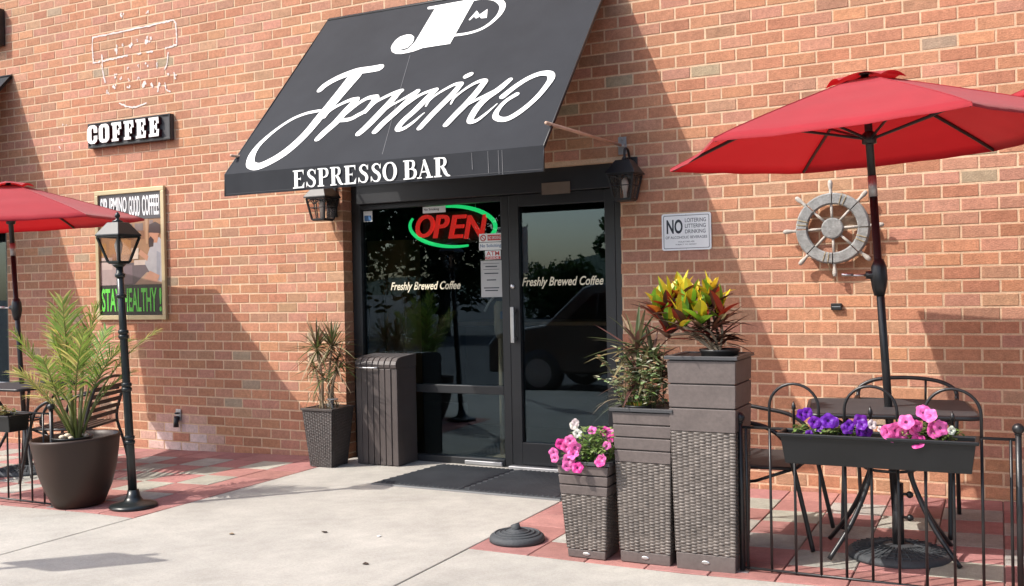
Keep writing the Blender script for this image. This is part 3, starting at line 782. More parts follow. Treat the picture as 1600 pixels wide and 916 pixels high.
# ================================================================ NEIGHBOUR SHOP WINDOW + SIGN BOX
nw = thing('neighbour_window', 'shop window of the neighbouring store at the left edge', 'window', (-8.2, .1, .4))
def nf(name, x0, x1, z0, z1, y0=.03, y1=.1, m='alu'):
    b = MB(); b.box(x0, x1, y0, y1, z0, z1); b.build(name, M[m], nw, bevel=.004)
nf('frame', NWX - .06, NWX - .002, .44, 2.30, m='frame_metal'); nf('frame', -9.6, NWX - .06, .44, .50); nf('frame', -9.6, NWX - .06, 2.24, 2.30, m='frame_metal'); nf('frame', -9.66, -9.6, .44, 2.3)
b = MB(); b.box(-9.6, NWX - .06, .06, .066, .5, 2.24); b.build('pane', M['glass'], nw)
b = MB(); b.box(-9.7, NWX - .062, .5, .52, .3, 2.5); b.build('blind', M['interior'], nw)
sb = thing('sign_box', 'black box sign high on the wall at the left edge', 'sign', (-8.0, -.05, 3.83))
b = MB(); b.box(-8.9, -7.21, -.09, -.004, 3.83, 4.19); b.build('case', M['planter_dark'], sb, bevel=.006)
b = MB(); b.box(-8.87, -7.24, -.093, -.0905, 3.86, 4.16); b.build('face', M['sign_box'], sb)

# ================================================================ SIGNS ON THE WALL
cs = thing('coffee_sign', 'long dark box sign with raised white slab letters COFFEE', 'sign', (-5.5, -.03, 2.71))
CX0, CX1, CZ0, CZ1 = -6.02, -4.985, 2.712, 2.94
b = MB(); b.box(CX0, CX1, -.04, -.0035, CZ0, CZ1); b.build('back_box', M['sign_box'], cs, bevel=.004)
b = MB()
for q in ((CX0, CX1, CZ0, CZ0 + .018), (CX0, CX1, CZ1 - .012, CZ1), (CX0, CX0 + .014, CZ0 + .018, CZ1 - .012), (CX1 - .014, CX1, CZ0 + .018, CZ1 - .012)): b.box(q[0], q[1], -.052, -.0405, q[2], q[3])
b.build('rim', M['black_metal'], cs, bevel=.002)
def slabpoly(ch):
    if ch == 'E': return [[(0, 0), (.95, 0), (1, .36), (.80, .36), (.70, .16), (.52, .16), (.52, .42), (.66, .42), (.66, .33), (.80, .33), (.80, .68), (.66, .68), (.66, .58), (.52, .58), (.52, .84), (.70, .84), (.78, .66), (.98, .66), (.95, 1), (0, 1), (0, .86), (.12, .86), (.12, .14), (0, .14)]]
    if ch == 'F': return [[(0, 0), (.70, 0), (.70, .14), (.52, .14), (.52, .40), (.66, .40), (.66, .31), (.80, .31), (.80, .66), (.66, .66), (.66, .56), (.52, .56), (.52, .84), (.70, .84), (.80, .62), (1, .62), (.96, 1), (0, 1), (0, .86), (.12, .86), (.12, .14), (0, .14)]]
    if ch == 'C': return [[(.30, 0), (.72, 0), (.92, .10), (1, .24), (1, .42), (.64, .42), (.64, .24), (.57, .16), (.48, .16), (.42, .24), (.42, .76), (.48, .84), (.57, .84), (.64, .76), (.64, .58), (1, .58), (1, .80), (.92, .92), (.72, 1), (.30, 1), (.10, .92), (0, .78), (0, .22), (.10, .08)]]
    if ch == 'O': return [[(.28, 0), (.72, 0), (.9, .08), (1, .22), (1, .78), (.9, .92), (.72, 1), (.5, 1), (.5, .84), (.57, .82), (.62, .74), (.62, .26), (.57, .18), (.5, .16), (.5, 0)], [(.5, 0), (.5, .16), (.43, .18), (.38, .26), (.38, .74), (.43, .82), (.5, .84), (.5, 1), (.28, 1), (.1, .92), (0, .78), (0, .22), (.1, .08), (.28, 0)]]
for ch, x0, x1 in (('C', -5.995, -5.865), ('O', -5.845, -5.71), ('F', -5.68, -5.555), ('F', -5.525, -5.40), ('E', -5.375, -5.25), ('E', -5.215, -5.09)):
    b = MB(); f = MB()
    for poly in slabpoly(ch):
        q = [(x0 + u * (x1 - x0), CZ0 + .034 + v * .170) for u, v in poly]
        b.prism(q, lambda a, c, t: (a, t, c), -.075, -.041)
        f.prism(q, lambda a, c, t: (a, t, c), -.0775, -.0752)
    o = b.build('letter', M['letter_red'], cs)
    f.build('letter_face', M['awning_white'], o)

ps = thing('poster', 'framed poster of a man making coffee reading STAY HEALTHY', 'poster', (-5.54, -.02, 1.12))
PX0, PX1, PZ0, PZ1 = -5.975, -5.10, 1.12, 2.312
b = MB(); w_ = .042
for q in ((PX0, PX1, PZ0, PZ0 + w_), (PX0, PX1, PZ1 - w_, PZ1), (PX0, PX0 + w_, PZ0 + w_, PZ1 - w_), (PX1 - w_, PX1, PZ0 + w_, PZ1 - w_)): b.box(q[0], q[1], -.035, -.0035, q[2], q[3])
b.build('frame', M['gold_frame'], ps, bevel=.005)
def pu(u): return PX0 + w_ + u * (PX1 - PX0 - 2 * w_)
def pv(v): return PZ0 + w_ + v * (PZ1 - PZ0 - 2 * w_)
pic = MB(); K = [0]
def pp(c, *pts):
    K[0] += 1
    pic.add([(pu(u), -.0125 - .00015 * K[0], pv(v)) for u, v in pts], [tuple(range(len(pts)))], (c[0] * .66, c[1] * .58, c[2] * .52))
def pr(c, u0, u1, v0, v1): pp(c, (u0, v0), (u1, v0), (u1, v1), (u0, v1))
pr((.03, .03, .035), 0, 1, 0, 1)
pr((.42, .27, .17), 0, 1, .25, .785)                      # warm cafe background
pr((.50, .31, .17), .0, .45, .45, .785); pr((.62, .38, .18), .15, .5, .5, .62); pr((.60, .36, .10), .0, .10, .50, .60); pr((.30, .18, .12), .45, .72, .62, .69)
for i in range(4): pr((.25, .22, .22), .06 + .17 * i, .19 + .17 * i, .69, .75); pr((.40, .28, .2), .55 + .02 * i, .60 + .02 * i, .60 + .01 * i, .68)
pr((.55, .38, .25), .74, .78, .58, .785); pr((.30, .25, .26), .80, .86, .70, .77); pr((.75, .66, .58), .82, .84, .705, .73)
pr((.50, .44, .48), 0, .34, .25, .44); pr((.66, .60, .62), .02, .2, .38, .48); pr((.12, .10, .11), .0, .34, .44, .455); pr((.55, .33, .24), .2, .33, .47, .51)       # counter and cups
pr((.16, .14, .18), .32, .80, .25, .43); pr((.24, .20, .26), .34, .52, .26, .41); pr((.72, .68, .66), .55, .80, .41, .45)
pp((.52, .40, .31), (.55, .25), (1, .25), (1, .33), (.75, .35))
pp((.50, .56, .66), (.72, .42), (.78, .36), (.95, .27), (1, .27), (1, .60), (.95, .63), (.86, .60), (.80, .54))          # man: shirt, face, hair
pp((.36, .42, .54), (.90, .28), (.95, .28), (.97, .50), (.91, .52))
pp((.62, .36, .26), (.84, .585), (.92, .585), (.95, .66), (.92, .70), (.84, .70), (.80, .66))
pp((.07, .06, .07), (.79, .55), (.86, .555), (.87, .61), (.82, .64), (.79, .62)); pp((.10, .085, .09), (.79, .67), (.97, .66), (.97, .73), (.90, .755), (.80, .735))
pp((.62, .36, .26), (.62, .50), (.76, .44), (.78, .48), (.66, .535)); pp((.60, .36, .27), (.70, .30), (.9, .26), (.95, .32), (.80, .36))
pp((.80, .74, .66), (.52, .46), (.62, .46), (.63, .55), (.51, .55))
pr((.025, .03, .03), 0, 1, 0, .245)
pr((.10, .11, .14), 0, 1, .785, 1)
pic.build('picture', M['print'], ps)
onp = lambda a, c, t: (a, -.0200, c)
t = MB(); text_mb(t, 'STAY', onp, pu(.02), pu(.33), pv(.03), pv(.222), bold=.02); text_mb(t, 'HEALTHY', onp, pu(.37), pu(.90), pv(.03), pv(.222), bold=.02); text_mb(t, '!', onp, pu(.94), pu(.975), pv(.03), pv(.222), bold=.02)
t.build('lettering', mat('poster_green', (.12, .62, .07), .3, 0), ps, label='green capitals reading STAY HEALTHY !')
t = MB()
for s_, u0, u1 in (('SIP', .03, .135), ('JPMINO', .165, .455), ('GOOD', .49, .665), ('COFFEE!', .70, .965)): text_mb(t, s_, onp, pu(u0), pu(u1), pv(.81), pv(.975), bold=.016)
t.build('lettering', M['sign_white'], ps, label='white capitals along the top of the poster')

ns = thing('warning_sign', 'white metal sign forbidding loitering, littering and drinking', 'sign', (-.352, -.01, 1.57))
NX0, NX1, NZ0, NZ1 = -.522, -.182, 1.572, 1.820
def rrect(x0, x1, z0, z1, r, n=4):
    out = []
    for cx_, cz_, a in ((x1 - r, z1 - r, 0), (x0 + r, z1 - r, 90), (x0 + r, z0 + r, 180), (x1 - r, z0 + r, 270)):
        for k in range(n + 1): out.append((cx_ + r * math.cos(R(a + 90 * k / n)), cz_ + r * math.sin(R(a + 90 * k / n))))
    return out
b = MB(); b.prism(rrect(NX0, NX1, NZ0, NZ1, .015), lambda a, c, t: (a, t, c), -.0105, -.0085); b.build('plate', M['sign_white'], ns)
b = MB()
o1, o2 = rrect(NX0 + .012, NX1 - .012, NZ0 + .012, NZ1 - .012, .01), rrect(NX0 + .016, NX1 - .016, NZ0 + .016, NZ1 - .016, .008)
n = len(o1)
b.add([(a, -.0112, c) for a, c in o1] + [(a, -.0112, c) for a, c in o2], [(i, (i + 1) % n, (i + 1) % n + n, i + n) for i in range(n)])
onn = lambda a, c, t: (a, -.0112, c)
b.build('border', M['sign_grey_ink'], ns)
b = MB(); text_mb(b, 'NO', onn, NX0 + .034, NX0 + .146, NZ0 + .112, NZ0 + .208, bold=.03); b.build('lettering', M['sign_ink'], ns)
b = MB()
for s_, x0, x1, z0, z1 in (('LOITERING', .162, .306, .187, .214), ('LITTERING', .162, .304, .149, .176), ('DRINKING', .162, .302, .112, .138), ('OF ALCOHOLIC BEVERAGES', .026, .312, .078, .096), ('VIOLATORS ARE', .112, .225, .052, .062), ('SUBJECT TO ARREST', .095, .24, .033, .043)):
    text_mb(b, s_, onn, NX0 + x0, NX0 + x1, NZ0 + z0, NZ0 + z1, bold=.012)
b.build('lettering', M['sign_grey_ink'], ns)
b = MB()
for x, z in ((NX0 + .17, NZ1 - .008), (NX0 + .17, NZ0 + .008)): b.tube([(x, -.012, z), (x, -.001, z)], .004, 8)
b.build('screw', M['steel'], ns)

# ---- ship's wheel
sw = thing('ships_wheel', "weathered grey wooden ship's wheel hanging on the brick wall", 'wheel', (.60, -.05, 1.672))
WX, WZ, WY = .598, 1.672, -.062
b = MB()
for k in range(8):
    for a0, a1, w in ((k * 45 + 1, k * 45 + 44, 0),):
        prof = []
        n = 10
        vs = []; fs = []
        for i in range(n + 1):
            a = R(a0 + (a1 - a0) * i / n)
            for r, y in ((.150, -.016), (.158, -.026), (.212, -.026), (.221, -.014), (.221, .014), (.212, .022), (.158, .022), (.150, .012)):
                vs.append((WX + r * math.cos(a), WY + y, WZ + r * math.sin(a)))
        for i in range(n):
            for j in range(8):
                p, q = i * 8 + j, i * 8 + (j + 1) % 8
                fs.append((p, q, q + 8, p + 8))
        fs += [tuple(range(8)), tuple(reversed(range(n * 8, n * 8 + 8)))]
        s_ = MB(); s_.add(vs, fs); s_.build('rim_segment', M['grey_wood'], sw)
b = MB(); b.lathe([(.01, 0), (.062, 0), (.066, .006), (.066, .03), (.058, .036), (.01, .036)], 0, 0, 28); b.v = [(WX + x, WY + .012 - z, WZ + y) for x, y, z in b.v]; b.build('hub', M['grey_wood'], sw)
for k in range(8):
    a = R(k * 45 + 2); d = Vector((math.cos(a), 0, math.sin(a))); C0 = Vector((WX, WY - .004, WZ))
    b = MB(); b.tube([C0 + d * .055, C0 + d * .16], .0085, 8); b.build('spoke', M['white_wood'], sw, smooth=True)
    b = MB(); b.tube([C0 + d * r for r in (.214, .225, .235, .25, .275, .295, .302)], [.009, .012, .009, .011, .0155, .013, .005], 10); b.build('handle', M['white_wood'], sw, smooth=True)
for a in (70, 168, 258, 338):
    b = MB()
    for da in (-4, 4): 
        d = Vector((math.cos(R(a + da)), 0, math.sin(R(a + da)))); C0 = Vector((WX, WY, WZ))
        b.tube([C0 + d * .150 + Vector((0, -.02, 0)), C0 + d * .166 + Vector((0, -.028, 0)), C0 + d * .208 + Vector((0, -.028, 0)), C0 + d * .222 + Vector((0, -.01, 0)), C0 + d * .222 + Vector((0, .02, 0))], .003, 6)
    b.build('rope_binding', M['rope'], sw)
b = MB(); b.tube(sm([(WX - .025, WY - .02, WZ - .215), (WX - .02, WY - .01, WZ - .25), (WX - .005, -.012, WZ - .31), (WX - .012, -.010, WZ - .325)], 5), .0025, 6); b.build('cord', M['rope'], sw)
b = MB(); b.tube([(WX, WY + .02, WZ + .2), (WX, -.001, WZ + .2)], .006, 6); b.tube([(WX, WY + .02, WZ - .2), (WX, -.001, WZ - .2)], .006, 6); b.build('wall_hook', M['black_metal'], sw)

bb = thing('junction_box', 'tiny black box screwed to the bricks below the wheel', 'box', (.605, -.01, 1.18))
b = MB(); b.box(.573, .638, -.028, -.003, 1.162, 1.205); b.build('case', M['pot_black'], bb, bevel=.004)
b = MB(); b.box(.580, .631, -.030, -.0285, 1.182, 1.186); b.build('slot', M['steel'], bb)
sp = thing('wall_tap', 'small dark hose tap low on the wall above a lime stain', 'tap', (-5.0, -.05, .25))
b = MB(); b.tube([(-5.0, .0, .25), (-5.0, -.035, .25)], .018, 10); b.tube([(-5.0, -.03, .265), (-5.0, -.038, .21), (-5.0, -.04, .17)], [.022, .022, .024], 10); b.build('spout', M['black_metal'], sp, smooth=True)
b = MB(); b.box(-5.03, -4.97, -.012, -.003, .225, .325); b.build('plate', M['alu'], sp, bevel=.003)
b = MB(); b.lathe([(.016, .285), (.02, .29), (.016, .30)], -5.0, -.03, 12); b.build('knob', M['black_metal'], sp)

# ---- lantern head shared by wall lamps and the lamp post
def lantern(parent, cx, cy, zb, zt, wb, wt, roof_h, roof_w, m, muntins, local=False, rot=0.0):
    """tapered square lantern: bottom zb..eaves zt"""
    def sq(w, z): 
        out = []
        for sx, sy in ((-1, -1), (1, -1), (1, 1), (-1, 1)):
            x, y = sx * w / 2, sy * w / 2
            out.append(Vector((cx + x * math.cos(rot) - y * math.sin(rot), cy + x * math.sin(rot) + y * math.cos(rot), z)))
        return out
    B_, T_ = sq(wb, zb), sq(wt, zt)
    b = MB()
    for i in range(4): b.tube([B_[i], T_[i]], .009, 4)
    for ring in (B_, T_):
        for i in range(4): b.tube([ring[i], ring[(i + 1) % 4]], .008, 4)
    b.build('lantern_frame', M[m], parent, local=local)
    if muntins:
        b = MB()
        for i in range(4):
            j = (i + 1) % 4
            b.tube([(B_[i] + B_[j]) / 2, (T_[i] + T_[j]) / 2], .0045, 4)
            b.tube([B_[i].lerp(T_[i], .55), B_[j].lerp(T_[j], .55)], .0045, 4)
            mid = (T_[i] + T_[j]) / 2
            for e, m2 in ((T_[i], mid), (mid, T_[j])):
                b.tube(sm([e.lerp(B_[i] if e == T_[i] else (B_[i] + B_[j]) / 2, .28), e.lerp(m2, .5) + Vector((0, 0, -.012)), m2.lerp((B_[i] + B_[j]) / 2 if m2 == mid else B_[j], .28)], 3), .0035, 4)
        b.build('muntin', M[m], parent, local=local)
    for i in range(4):
        j = (i + 1) % 4
        b = MB(); b.add([B_[i], B_[j], T_[j], T_[i]], [(0, 1, 2, 3)]); b.build('pane', M['lamp_glass'], parent, local=local)
    b = MB()
    r0, r1, r2 = sq(roof_w, zt + .004), sq(roof_w * .98, zt + .014), sq(roof_w * .46, zt + roof_h)
    V = r0 + r1 + r2; b.add(V, [(3, 2, 1, 0)] + [(i, (i + 1) % 4, (i + 1) % 4 + 4, i + 4) for i in range(4)] + [(i + 4, (i + 1) % 4 + 4, (i + 1) % 4 + 8, i + 8) for i in range(4)] + [(8, 9, 10, 11)])
    b.build('roof', M[m], parent, bevel=.003, local=local)
    b = MB(); V = sq(wb * .96, zb - .012) + sq(wb * 1.02, zb + .004); b.add(V, [(3, 2, 1, 0), (4, 5, 6, 7)] + [(i, (i + 1) % 4, (i + 1) % 4 + 4, i + 4) for i in range(4)]); b.build('base_plate', M[m], parent, local=local)
    b = MB(); b.lathe([(.012, zb), (.014, zb + .05), (.02, zb + .07), (.026, zb + .11), (.012, zb + .15)], cx, cy, 10); b.build('bulb', M['sign_white'], parent, smooth=True, local=local)
for nm, cx_, zz, lb in ((0, -3.275, 1.915, 'black wall lantern on the sunlit bricks left of the window'), (1, -0.735, 1.925, 'black wall lantern in the shade right of the door')):
    wl = thing('wall_lantern', lb, 'wall lamp', (cx_, -.0, zz), 'wall lanterns beside the entrance')
    lantern(wl, cx_, -.135, zz, zz + .165, .118, .178, .10, .215, 'black_metal', True)
    b = MB(); b.box(cx_ - .05, cx_ + .05, -.022, -.003, zz + .02, zz + .30); b.build('wall_plate', M['black_metal'], wl, bevel=.006)
    b = MB(); b.tube(sm([(cx_, -.02, zz + .26), (cx_, -.06, zz + .34), (cx_, -.12, zz + .345), (cx_, -.135, zz + .30), (cx_, -.135, zz + .262)], 5), .009, 8); b.ball(cx_, -.135, zz + .275, .018); b.build('arm', M['black_metal'], wl, smooth=True)

# ================================================================ PARASOLS
def parasol(label, cx, cy, cz, r, ph, ta, tb, rise, foot, zfoot, crank_z, crank_dir, group='red cafe parasols'):
    th = thing('parasol', label, 'parasol', (foot[0], foot[1], zfoot), group)
    def P(rr, a, h): 
        x, y = rr * math.cos(a), rr * math.sin(a)
        return Vector((cx + x - ta * h, cy + y - tb * h, cz + ta * x + tb * y + h))
    def surf(u, k, w):                         # u 0 apex..1 rim, w 0..1 across panel k
        a0, a1 = ph + k * math.pi / 3, ph + (k + 1) * math.pi / 3
        h = rise * (1 - u) ** 0.93
        p = P(r * u, a0, h).lerp(P(r * u, a1, h), w)
        sag = 4 * w * (1 - w)
        wr = .0022 * math.sin(w * 19 + k * 2.1 + u * 4) * u + .002 * math.sin(u * 21 + k) * sag
        return p + Vector((0, 0, -.010 * sag * u + wr * min(1, sag * 2))) - (P(r * u, a0, h).lerp(P(r * u, a1, h), .5) - P(0, 0, h)) * (.022 * sag * u * u)
    for k in range(6):
        b = MB(); nu, nw = 12, 8
        vs = [surf(.10 + .90 * i / nu, k, j / nw) for i in range(nu + 1) for j in range(nw + 1)]
        fs = [(i * (nw + 1) + j, (i + 1) * (nw + 1) + j, (i + 1) * (nw + 1) + j + 1, i * (nw + 1) + j + 1) for i in range(nu) for j in range(nw)]
        # short hem turned down at the rim
        n0 = len(vs)
        for j in range(nw + 1): vs.append(surf(1.0, k, j / nw) + Vector((0, 0, -.012)))
        fs += [(nu * (nw + 1) + j, n0 + j, n0 + j + 1, nu * (nw + 1) + j + 1) for j in range(nw)]
        b.add(vs, fs); b.build('canopy_panel', M['umbrella'], th, smooth=True)
    for k in range(6):
        b = MB(); b.tube([surf(u, k, 0.0) + Vector((0, 0, .0012)) for u in (.12, .3, .5, .7, .85, .995)], .0026, 5); b.build('seam', M['umbrella'], th)
    b = MB(); vs = []; fs = []; n = 48                # vent cap, arched between the ribs
    for i in range(6):
        for k in range(n):
            t = k / n * 6; kk = int(t); w = t - kk
            u = .03 + .155 * i / 5
            a0, a1 = ph + kk * math.pi / 3, ph + (kk + 1) * math.pi / 3
            p = P(r * u, a0, rise * (1 - u) ** .93).lerp(P(r * u, a1, rise * (1 - u) ** .93), w)
            vs.append(p + Vector((0, 0,   .020 + .024 * (4 * w * (1 - w)) * (i / 5) ** 1.3)))
    for i in range(5):
        for k in range(n): fs.append((i * n + k, i * n + (k + 1) % n, (i + 1) * n + (k + 1) % n, (i + 1) * n + k))
    fs.append(tuple(range(n)))
    b.add(vs, fs); b.build('vent_cap', M['umbrella'], th, smooth=True)
    top = P(0, 0, rise + .004); ft = Vector((foot[0], foot[1], zfoot + .01))
    on = lambda z: ft.lerp(top, (z - ft.z) / (top.z - ft.z))
    b = MB(); b.lathe([(.026, -.004), (.022, .008), (.004, .012)], 0, 0, 12); b.v = [tuple(Vector(v) + top) for v in b.v]; b.build('finial', M['black_metal'], th, smooth=True)
    for k in range(6):
        b = MB(); b.tube([P(r * u, ph + k * math.pi / 3, rise * (1 - u) ** .93 - .012) for u in (.03, .3, .6, .85, .985)], .0085, 6); b.build('rib', M['black_metal'], th)
        hub = on(cz + .03)
        b = MB(); b.tube([hub + Vector((math.cos(ph + k * math.pi / 3) * .025, math.sin(ph + k * math.pi / 3) * .025, 0)), P(r * .5, ph + k * math.pi / 3, rise * .5 ** .93 - .016)], .007, 6); b.build('strut', M['black_metal'], th)
    b = MB(); b.lathe([(.022, -.03), (.034, -.025), (.034, .02), (.024, .03)], 0, 0, 14); b.v = [tuple(Vector(v) + on(cz + .03)) for v in b.v]; b.build('hub', M['black_metal'], th, smooth=True)
    zc = cz - .20
    b = MB(); b.tube([on(zc + .045), top], .019, 14); b.build('upper_pole', M['black_metal'], th, smooth=True)
    b = MB(); b.tube([on(zc - .05), on(zc + .05)], .0205, 14); b.build('collar', M['alu'], th, smooth=True)
    b = MB(); b.tube([ft, on(zc - .045)], .019, 14); b.build('lower_pole', M['black_metal'], th, smooth=True)
    c = on(crank_z); d = Vector(crank_dir).normalized()
    b = MB(); b.tube([c + Vector((0, 0, -.10)), c + Vector((0, 0, -.06)), c + Vector((0, 0, -.02)), c + Vector((0, 0, .04)), c + Vector((0, 0, .075))], [.024, .034, .040, .036, .022], 14)
    b.tube([c, c + d * .06], [.026, .018], 12); ck = b.build('crank_housing', M['black_metal'], th, smooth=True)
    b = MB(); b.tube([c + d * .05, c + d * .125], .006, 8); b.tube([c + d * .12 + Vector((0, 0, .004)), c + d * .17 + Vector((0, 0, .004))], .008, 8); b.build('crank_handle', M['steel'], ck, smooth=True)
    return th
parasol('red parasol on the right over the table by the ship wheel', .972, -1.43, 1.993, 1.002, 3.101, .044, .014, .335, (1.068, -1.40), .06, 1.368, (-1, -.25, 0))
parasol('red parasol on the left in front of the coffee poster', -5.54, -1.20, 1.927, 1.0, 4.076, .026, .053, .335, (-5.415, -1.20), -.02, 1.262, (-1, -.2, 0))
parasol('red parasol past the right edge with only its tip showing', 2.562, -1.08, 2.214, 1.0, 3.1416, .0, .0, .335, (2.585, -1.08), .10, 1.4, (-1, 0, 0))

def parasol_base(label, x, y, z, r, m, stem_h, ribs, stem_r=.027, tilt=0):
    th = thing('parasol_stand', label, 'parasol stand', (x, y, z))
    b = MB(); b.lathe([(r * .995, 0), (r, .012), (r * .97, .026), (r * .9, .034), (r * .55, .046), (r * .28, .056), (.04, .06)], x, y, 40); b.v = [(a, c, d + z) for a, c, d in b.v]; b.build('disc', M[m], th, smooth=True)
    b = MB()
    if ribs == 'radial':
        for k in range(36):
            a = 2 * math.pi * k / 36; b.tube([(x + rr * math.cos(a), y + rr * math.sin(a), z + zz) for rr, zz in ((r * .3, .058), (r * .55, .049), (r * .9, .037))], .003, 4)
        for q in (.4, .6, .8): b.tube([(x + r * q * math.cos(t * .2094), y + r * q * math.sin(t * .2094), z + .067 - .035 * q) for t in range(31)], .003, 4, cap=False)
    else:
        for q in (.45, .62, .80): b.tube([(x + r * q * math.cos(t * .2094), y + r * q * math.sin(t * .2094), z + .064 - .033 * q) for t in range(31)], .006, 6, cap=False)
    b.build('relief', M[m], th, smooth=True, kind='stuff')
    b = MB(); b.tube([(x, y, z + .05), (x + tilt * .3, y, z + .05 + stem_h * .3), (x + tilt, y, z + .05 + stem_h)], stem_r, 16); s_ = b.build('sleeve', M[m if stem_h < .2 else 'black_metal'], th, smooth=True)
    if stem_h > .2:
        for zz in (.14, .25):
            b = MB(); b.tube([(x + .02, y - .005, z + .05 + zz), (x + .045, y - .010, z + .05 + zz)], .006, 8); b.ball(x + .055, y - .012, z + .05 + zz, .017, 10); b.build('knob', M['black_metal'], s_, smooth=True)
    return th
parasol_base('round grey parasol stand under the right hand table', 1.068, -1.40, .022, .235, 'grey_slate', .30, 'radial')
parasol_base('round parasol stand under the left hand table', -5.415, -1.20, gz(-5.4), .235, 'grey_slate', .30, 'radial')
parasol_base('empty dark parasol stand lying alone on the red tiles', -.79, -1.76, .001, .148, 'grey_slate', .035, 'rings', .024, -.012)
parasol_base('parasol stand past the right edge of the picture', 2.585, -1.08, gz(2.585), .235, 'grey_slate', .3, 'radial')

# ================================================================ FENCES
def fence(label, x0, x1, y, zb, hr, bars, hoops, spears, group=None):
    th = thing('fence', label, 'fence', ((x0 + x1) / 2, y, zb), group)
    for x in (x0, x1):
        b = MB(); b.tube([(x, y, zb), (x, y, zb + hr + .02)], .0125, 12); po = b.build('post', M['black_metal'], th, smooth=True)
        b = MB(); b.lathe([(.010, 0), (.016, .003), (.010, .008), (.012, .011)], x, y, 12); b.v = [(a, c, d + zb + hr + .018) for a, c, d in b.v]; b.ball(x, y, zb + hr + .045, .024, 14); b.build('ball_finial', M['black_metal'], po, smooth=True)
        b = MB(); b.box(x - .03, x + .03, y - .03, y + .03, zb + .001, zb + .008); b.build('foot', M['alu'], po)
    for nm, z in (('top_rail', zb + hr), ('bottom_rail', zb + .022)):
        b = MB(); b.tube([(x0 + .01, y, z), (x1 - .01, y, z)], .0065, 8); b.build(nm, M['black_metal'], th, smooth=True)
    for x in bars:
        b = MB(); b.tube([(x, y, zb + .015), (x, y, zb + hr)], .0062, 8); b.build('picket', M['black_metal'], th, smooth=True)
    for a, c, h in hoops:
        b = MB(); m, rr = (a + c) / 2, (c - a) / 2
        b.tube([(a, y, zb + hr)] + [(m - rr * math.cos(math.pi * i / 14), y, zb + h - rr + rr * math.sin(math.pi * i / 14)) for i in range(15)] + [(c, y, zb + hr)], .0068, 8); b.build('hoop', M['black_metal'], th, smooth=True)
    for x, h in spears:
        b = MB(); b.tube([(x, y, zb + hr), (x, y, zb + h - .04), (x, y, zb + h - .035), (x, y, zb + h - .02), (x, y, zb + h)], [.006, .006, .010, .009, .001], 8); b.build('spear', M['black_metal'], th, smooth=True)
    return th
fb = [.57 + .109 * i for i in range(9)]
fence('black hooped steel fence in front of the right hand table', .436, 1.578, -1.88, .004, .672, [.462] + fb + [1.55], [(fb[0], fb[2], .878), (fb[3], fb[5], .876), (fb[6], fb[8], .874)], [(fb[1], .80), (fb[4], .79), (fb[7], .78)])
fence('black steel fence with hoops past the right edge of the picture', 1.66, 2.80, -1.88, .035, .672, [1.69] + [1.79 + .109 * i for i in range(9)], [(1.79, 2.008, .878), (2.117, 2.335, .876), (2.444, 2.662, .874)], [])
fence('black steel fence left of the palm pot', -5.02, -3.955, -2.11, gz(-4.2), .605, [-4.99] + [-4.86 + .118 * i for i in range(8)], [], [])

def trough(label, x0, x1, y0, y1, z0, z1, end_in=.018):
    th = thing('window_box', label, 'planter box', ((x0 + x1) / 2, (y0 + y1) / 2, z0))
    b = MB(); t = .006
    A = [(x0, y0), (x1, y0), (x1, y1), (x0, y1)]; Bq = [(x0 + end_in, y0 + .018), (x1 - end_in, y0 + .018), (x1 - end_in, y1 - .01), (x0 + end_in, y1 - .01)]
    Ai = [(x0 + t, y0 + t), (x1 - t, y0 + t), (x1 - t, y1 - t), (x0 + t, y1 - t)]
    zi = z1 - .03
    V = [(*p, z0) for p in Bq] + [(*p, z1) for p in A] + [(*p, z1) for p in Ai] + [(p[0], p[1], zi) for p in Ai]
    b.add(V, [(3, 2, 1, 0)] + [(i, (i + 1) % 4, (i + 1) % 4 + 4, i + 4) for i in range(4)] + [(i + 4, (i + 1) % 4 + 4, (i + 1) % 4 + 8, i + 8) for i in range(4)] + [(i + 8, (i + 1) % 4 + 8, (i + 1) % 4 + 12, i + 12) for i in range(4)])
    b.build('tub', M['pot_black2'], th, bevel=.006)
    b = MB(); w = .012
    for q in ((x0 - w, x1 + w, y0 - w, y0 + .004), (x0 - w, x1 + w, y1 - .004, y1 + w), (x0 - w, x0 + .004, y0 + .004, y1 - .004), (x1 - .004, x1 + w, y0 + .004, y1 - .004)): b.box(q[0], q[1], q[2], q[3], z1 - .012, z1 + .004)
    b.build('rim', M['pot_black2'], th, bevel=.004)
    b = MB(); b.add([(x0 + t, y0 + t, zi + .001), (x1 - t, y0 + t, zi + .001), (x1 - t, y1 - t, zi + .001), (x0 + t, y1 - t, zi + .001)], [(0, 1, 2, 3)]); b.build('soil', M['soil'], th)
    for x in (x0 + .2 * (x1 - x0), x1 - .2 * (x1 - x0)):
        b = MB(); b.tube([(x, y1 - .005, z0 + .05), (x, y1 + .012, z1 - .01), (x, y1 + .03, z1 + .012), (x, y1 + .045, z1 - .005)], .004, 6); b.build('hook', M['black_metal'], th)
    return th
M['pot_black2'] = mat('pot_black2', (0.0045, 0.0052, 0.0062), 0.40, 0.3, 7, 0.06, 40)
trough('long black window box hanging on the right fence with petunias', .650, 1.425, -2.055, -1.905, .550, .682)
trough('black window box on the left fence cut by the picture edge', -4.98, -4.125, -2.29, -2.135, gz(-4.3) + .50, gz(-4.3) + .605)

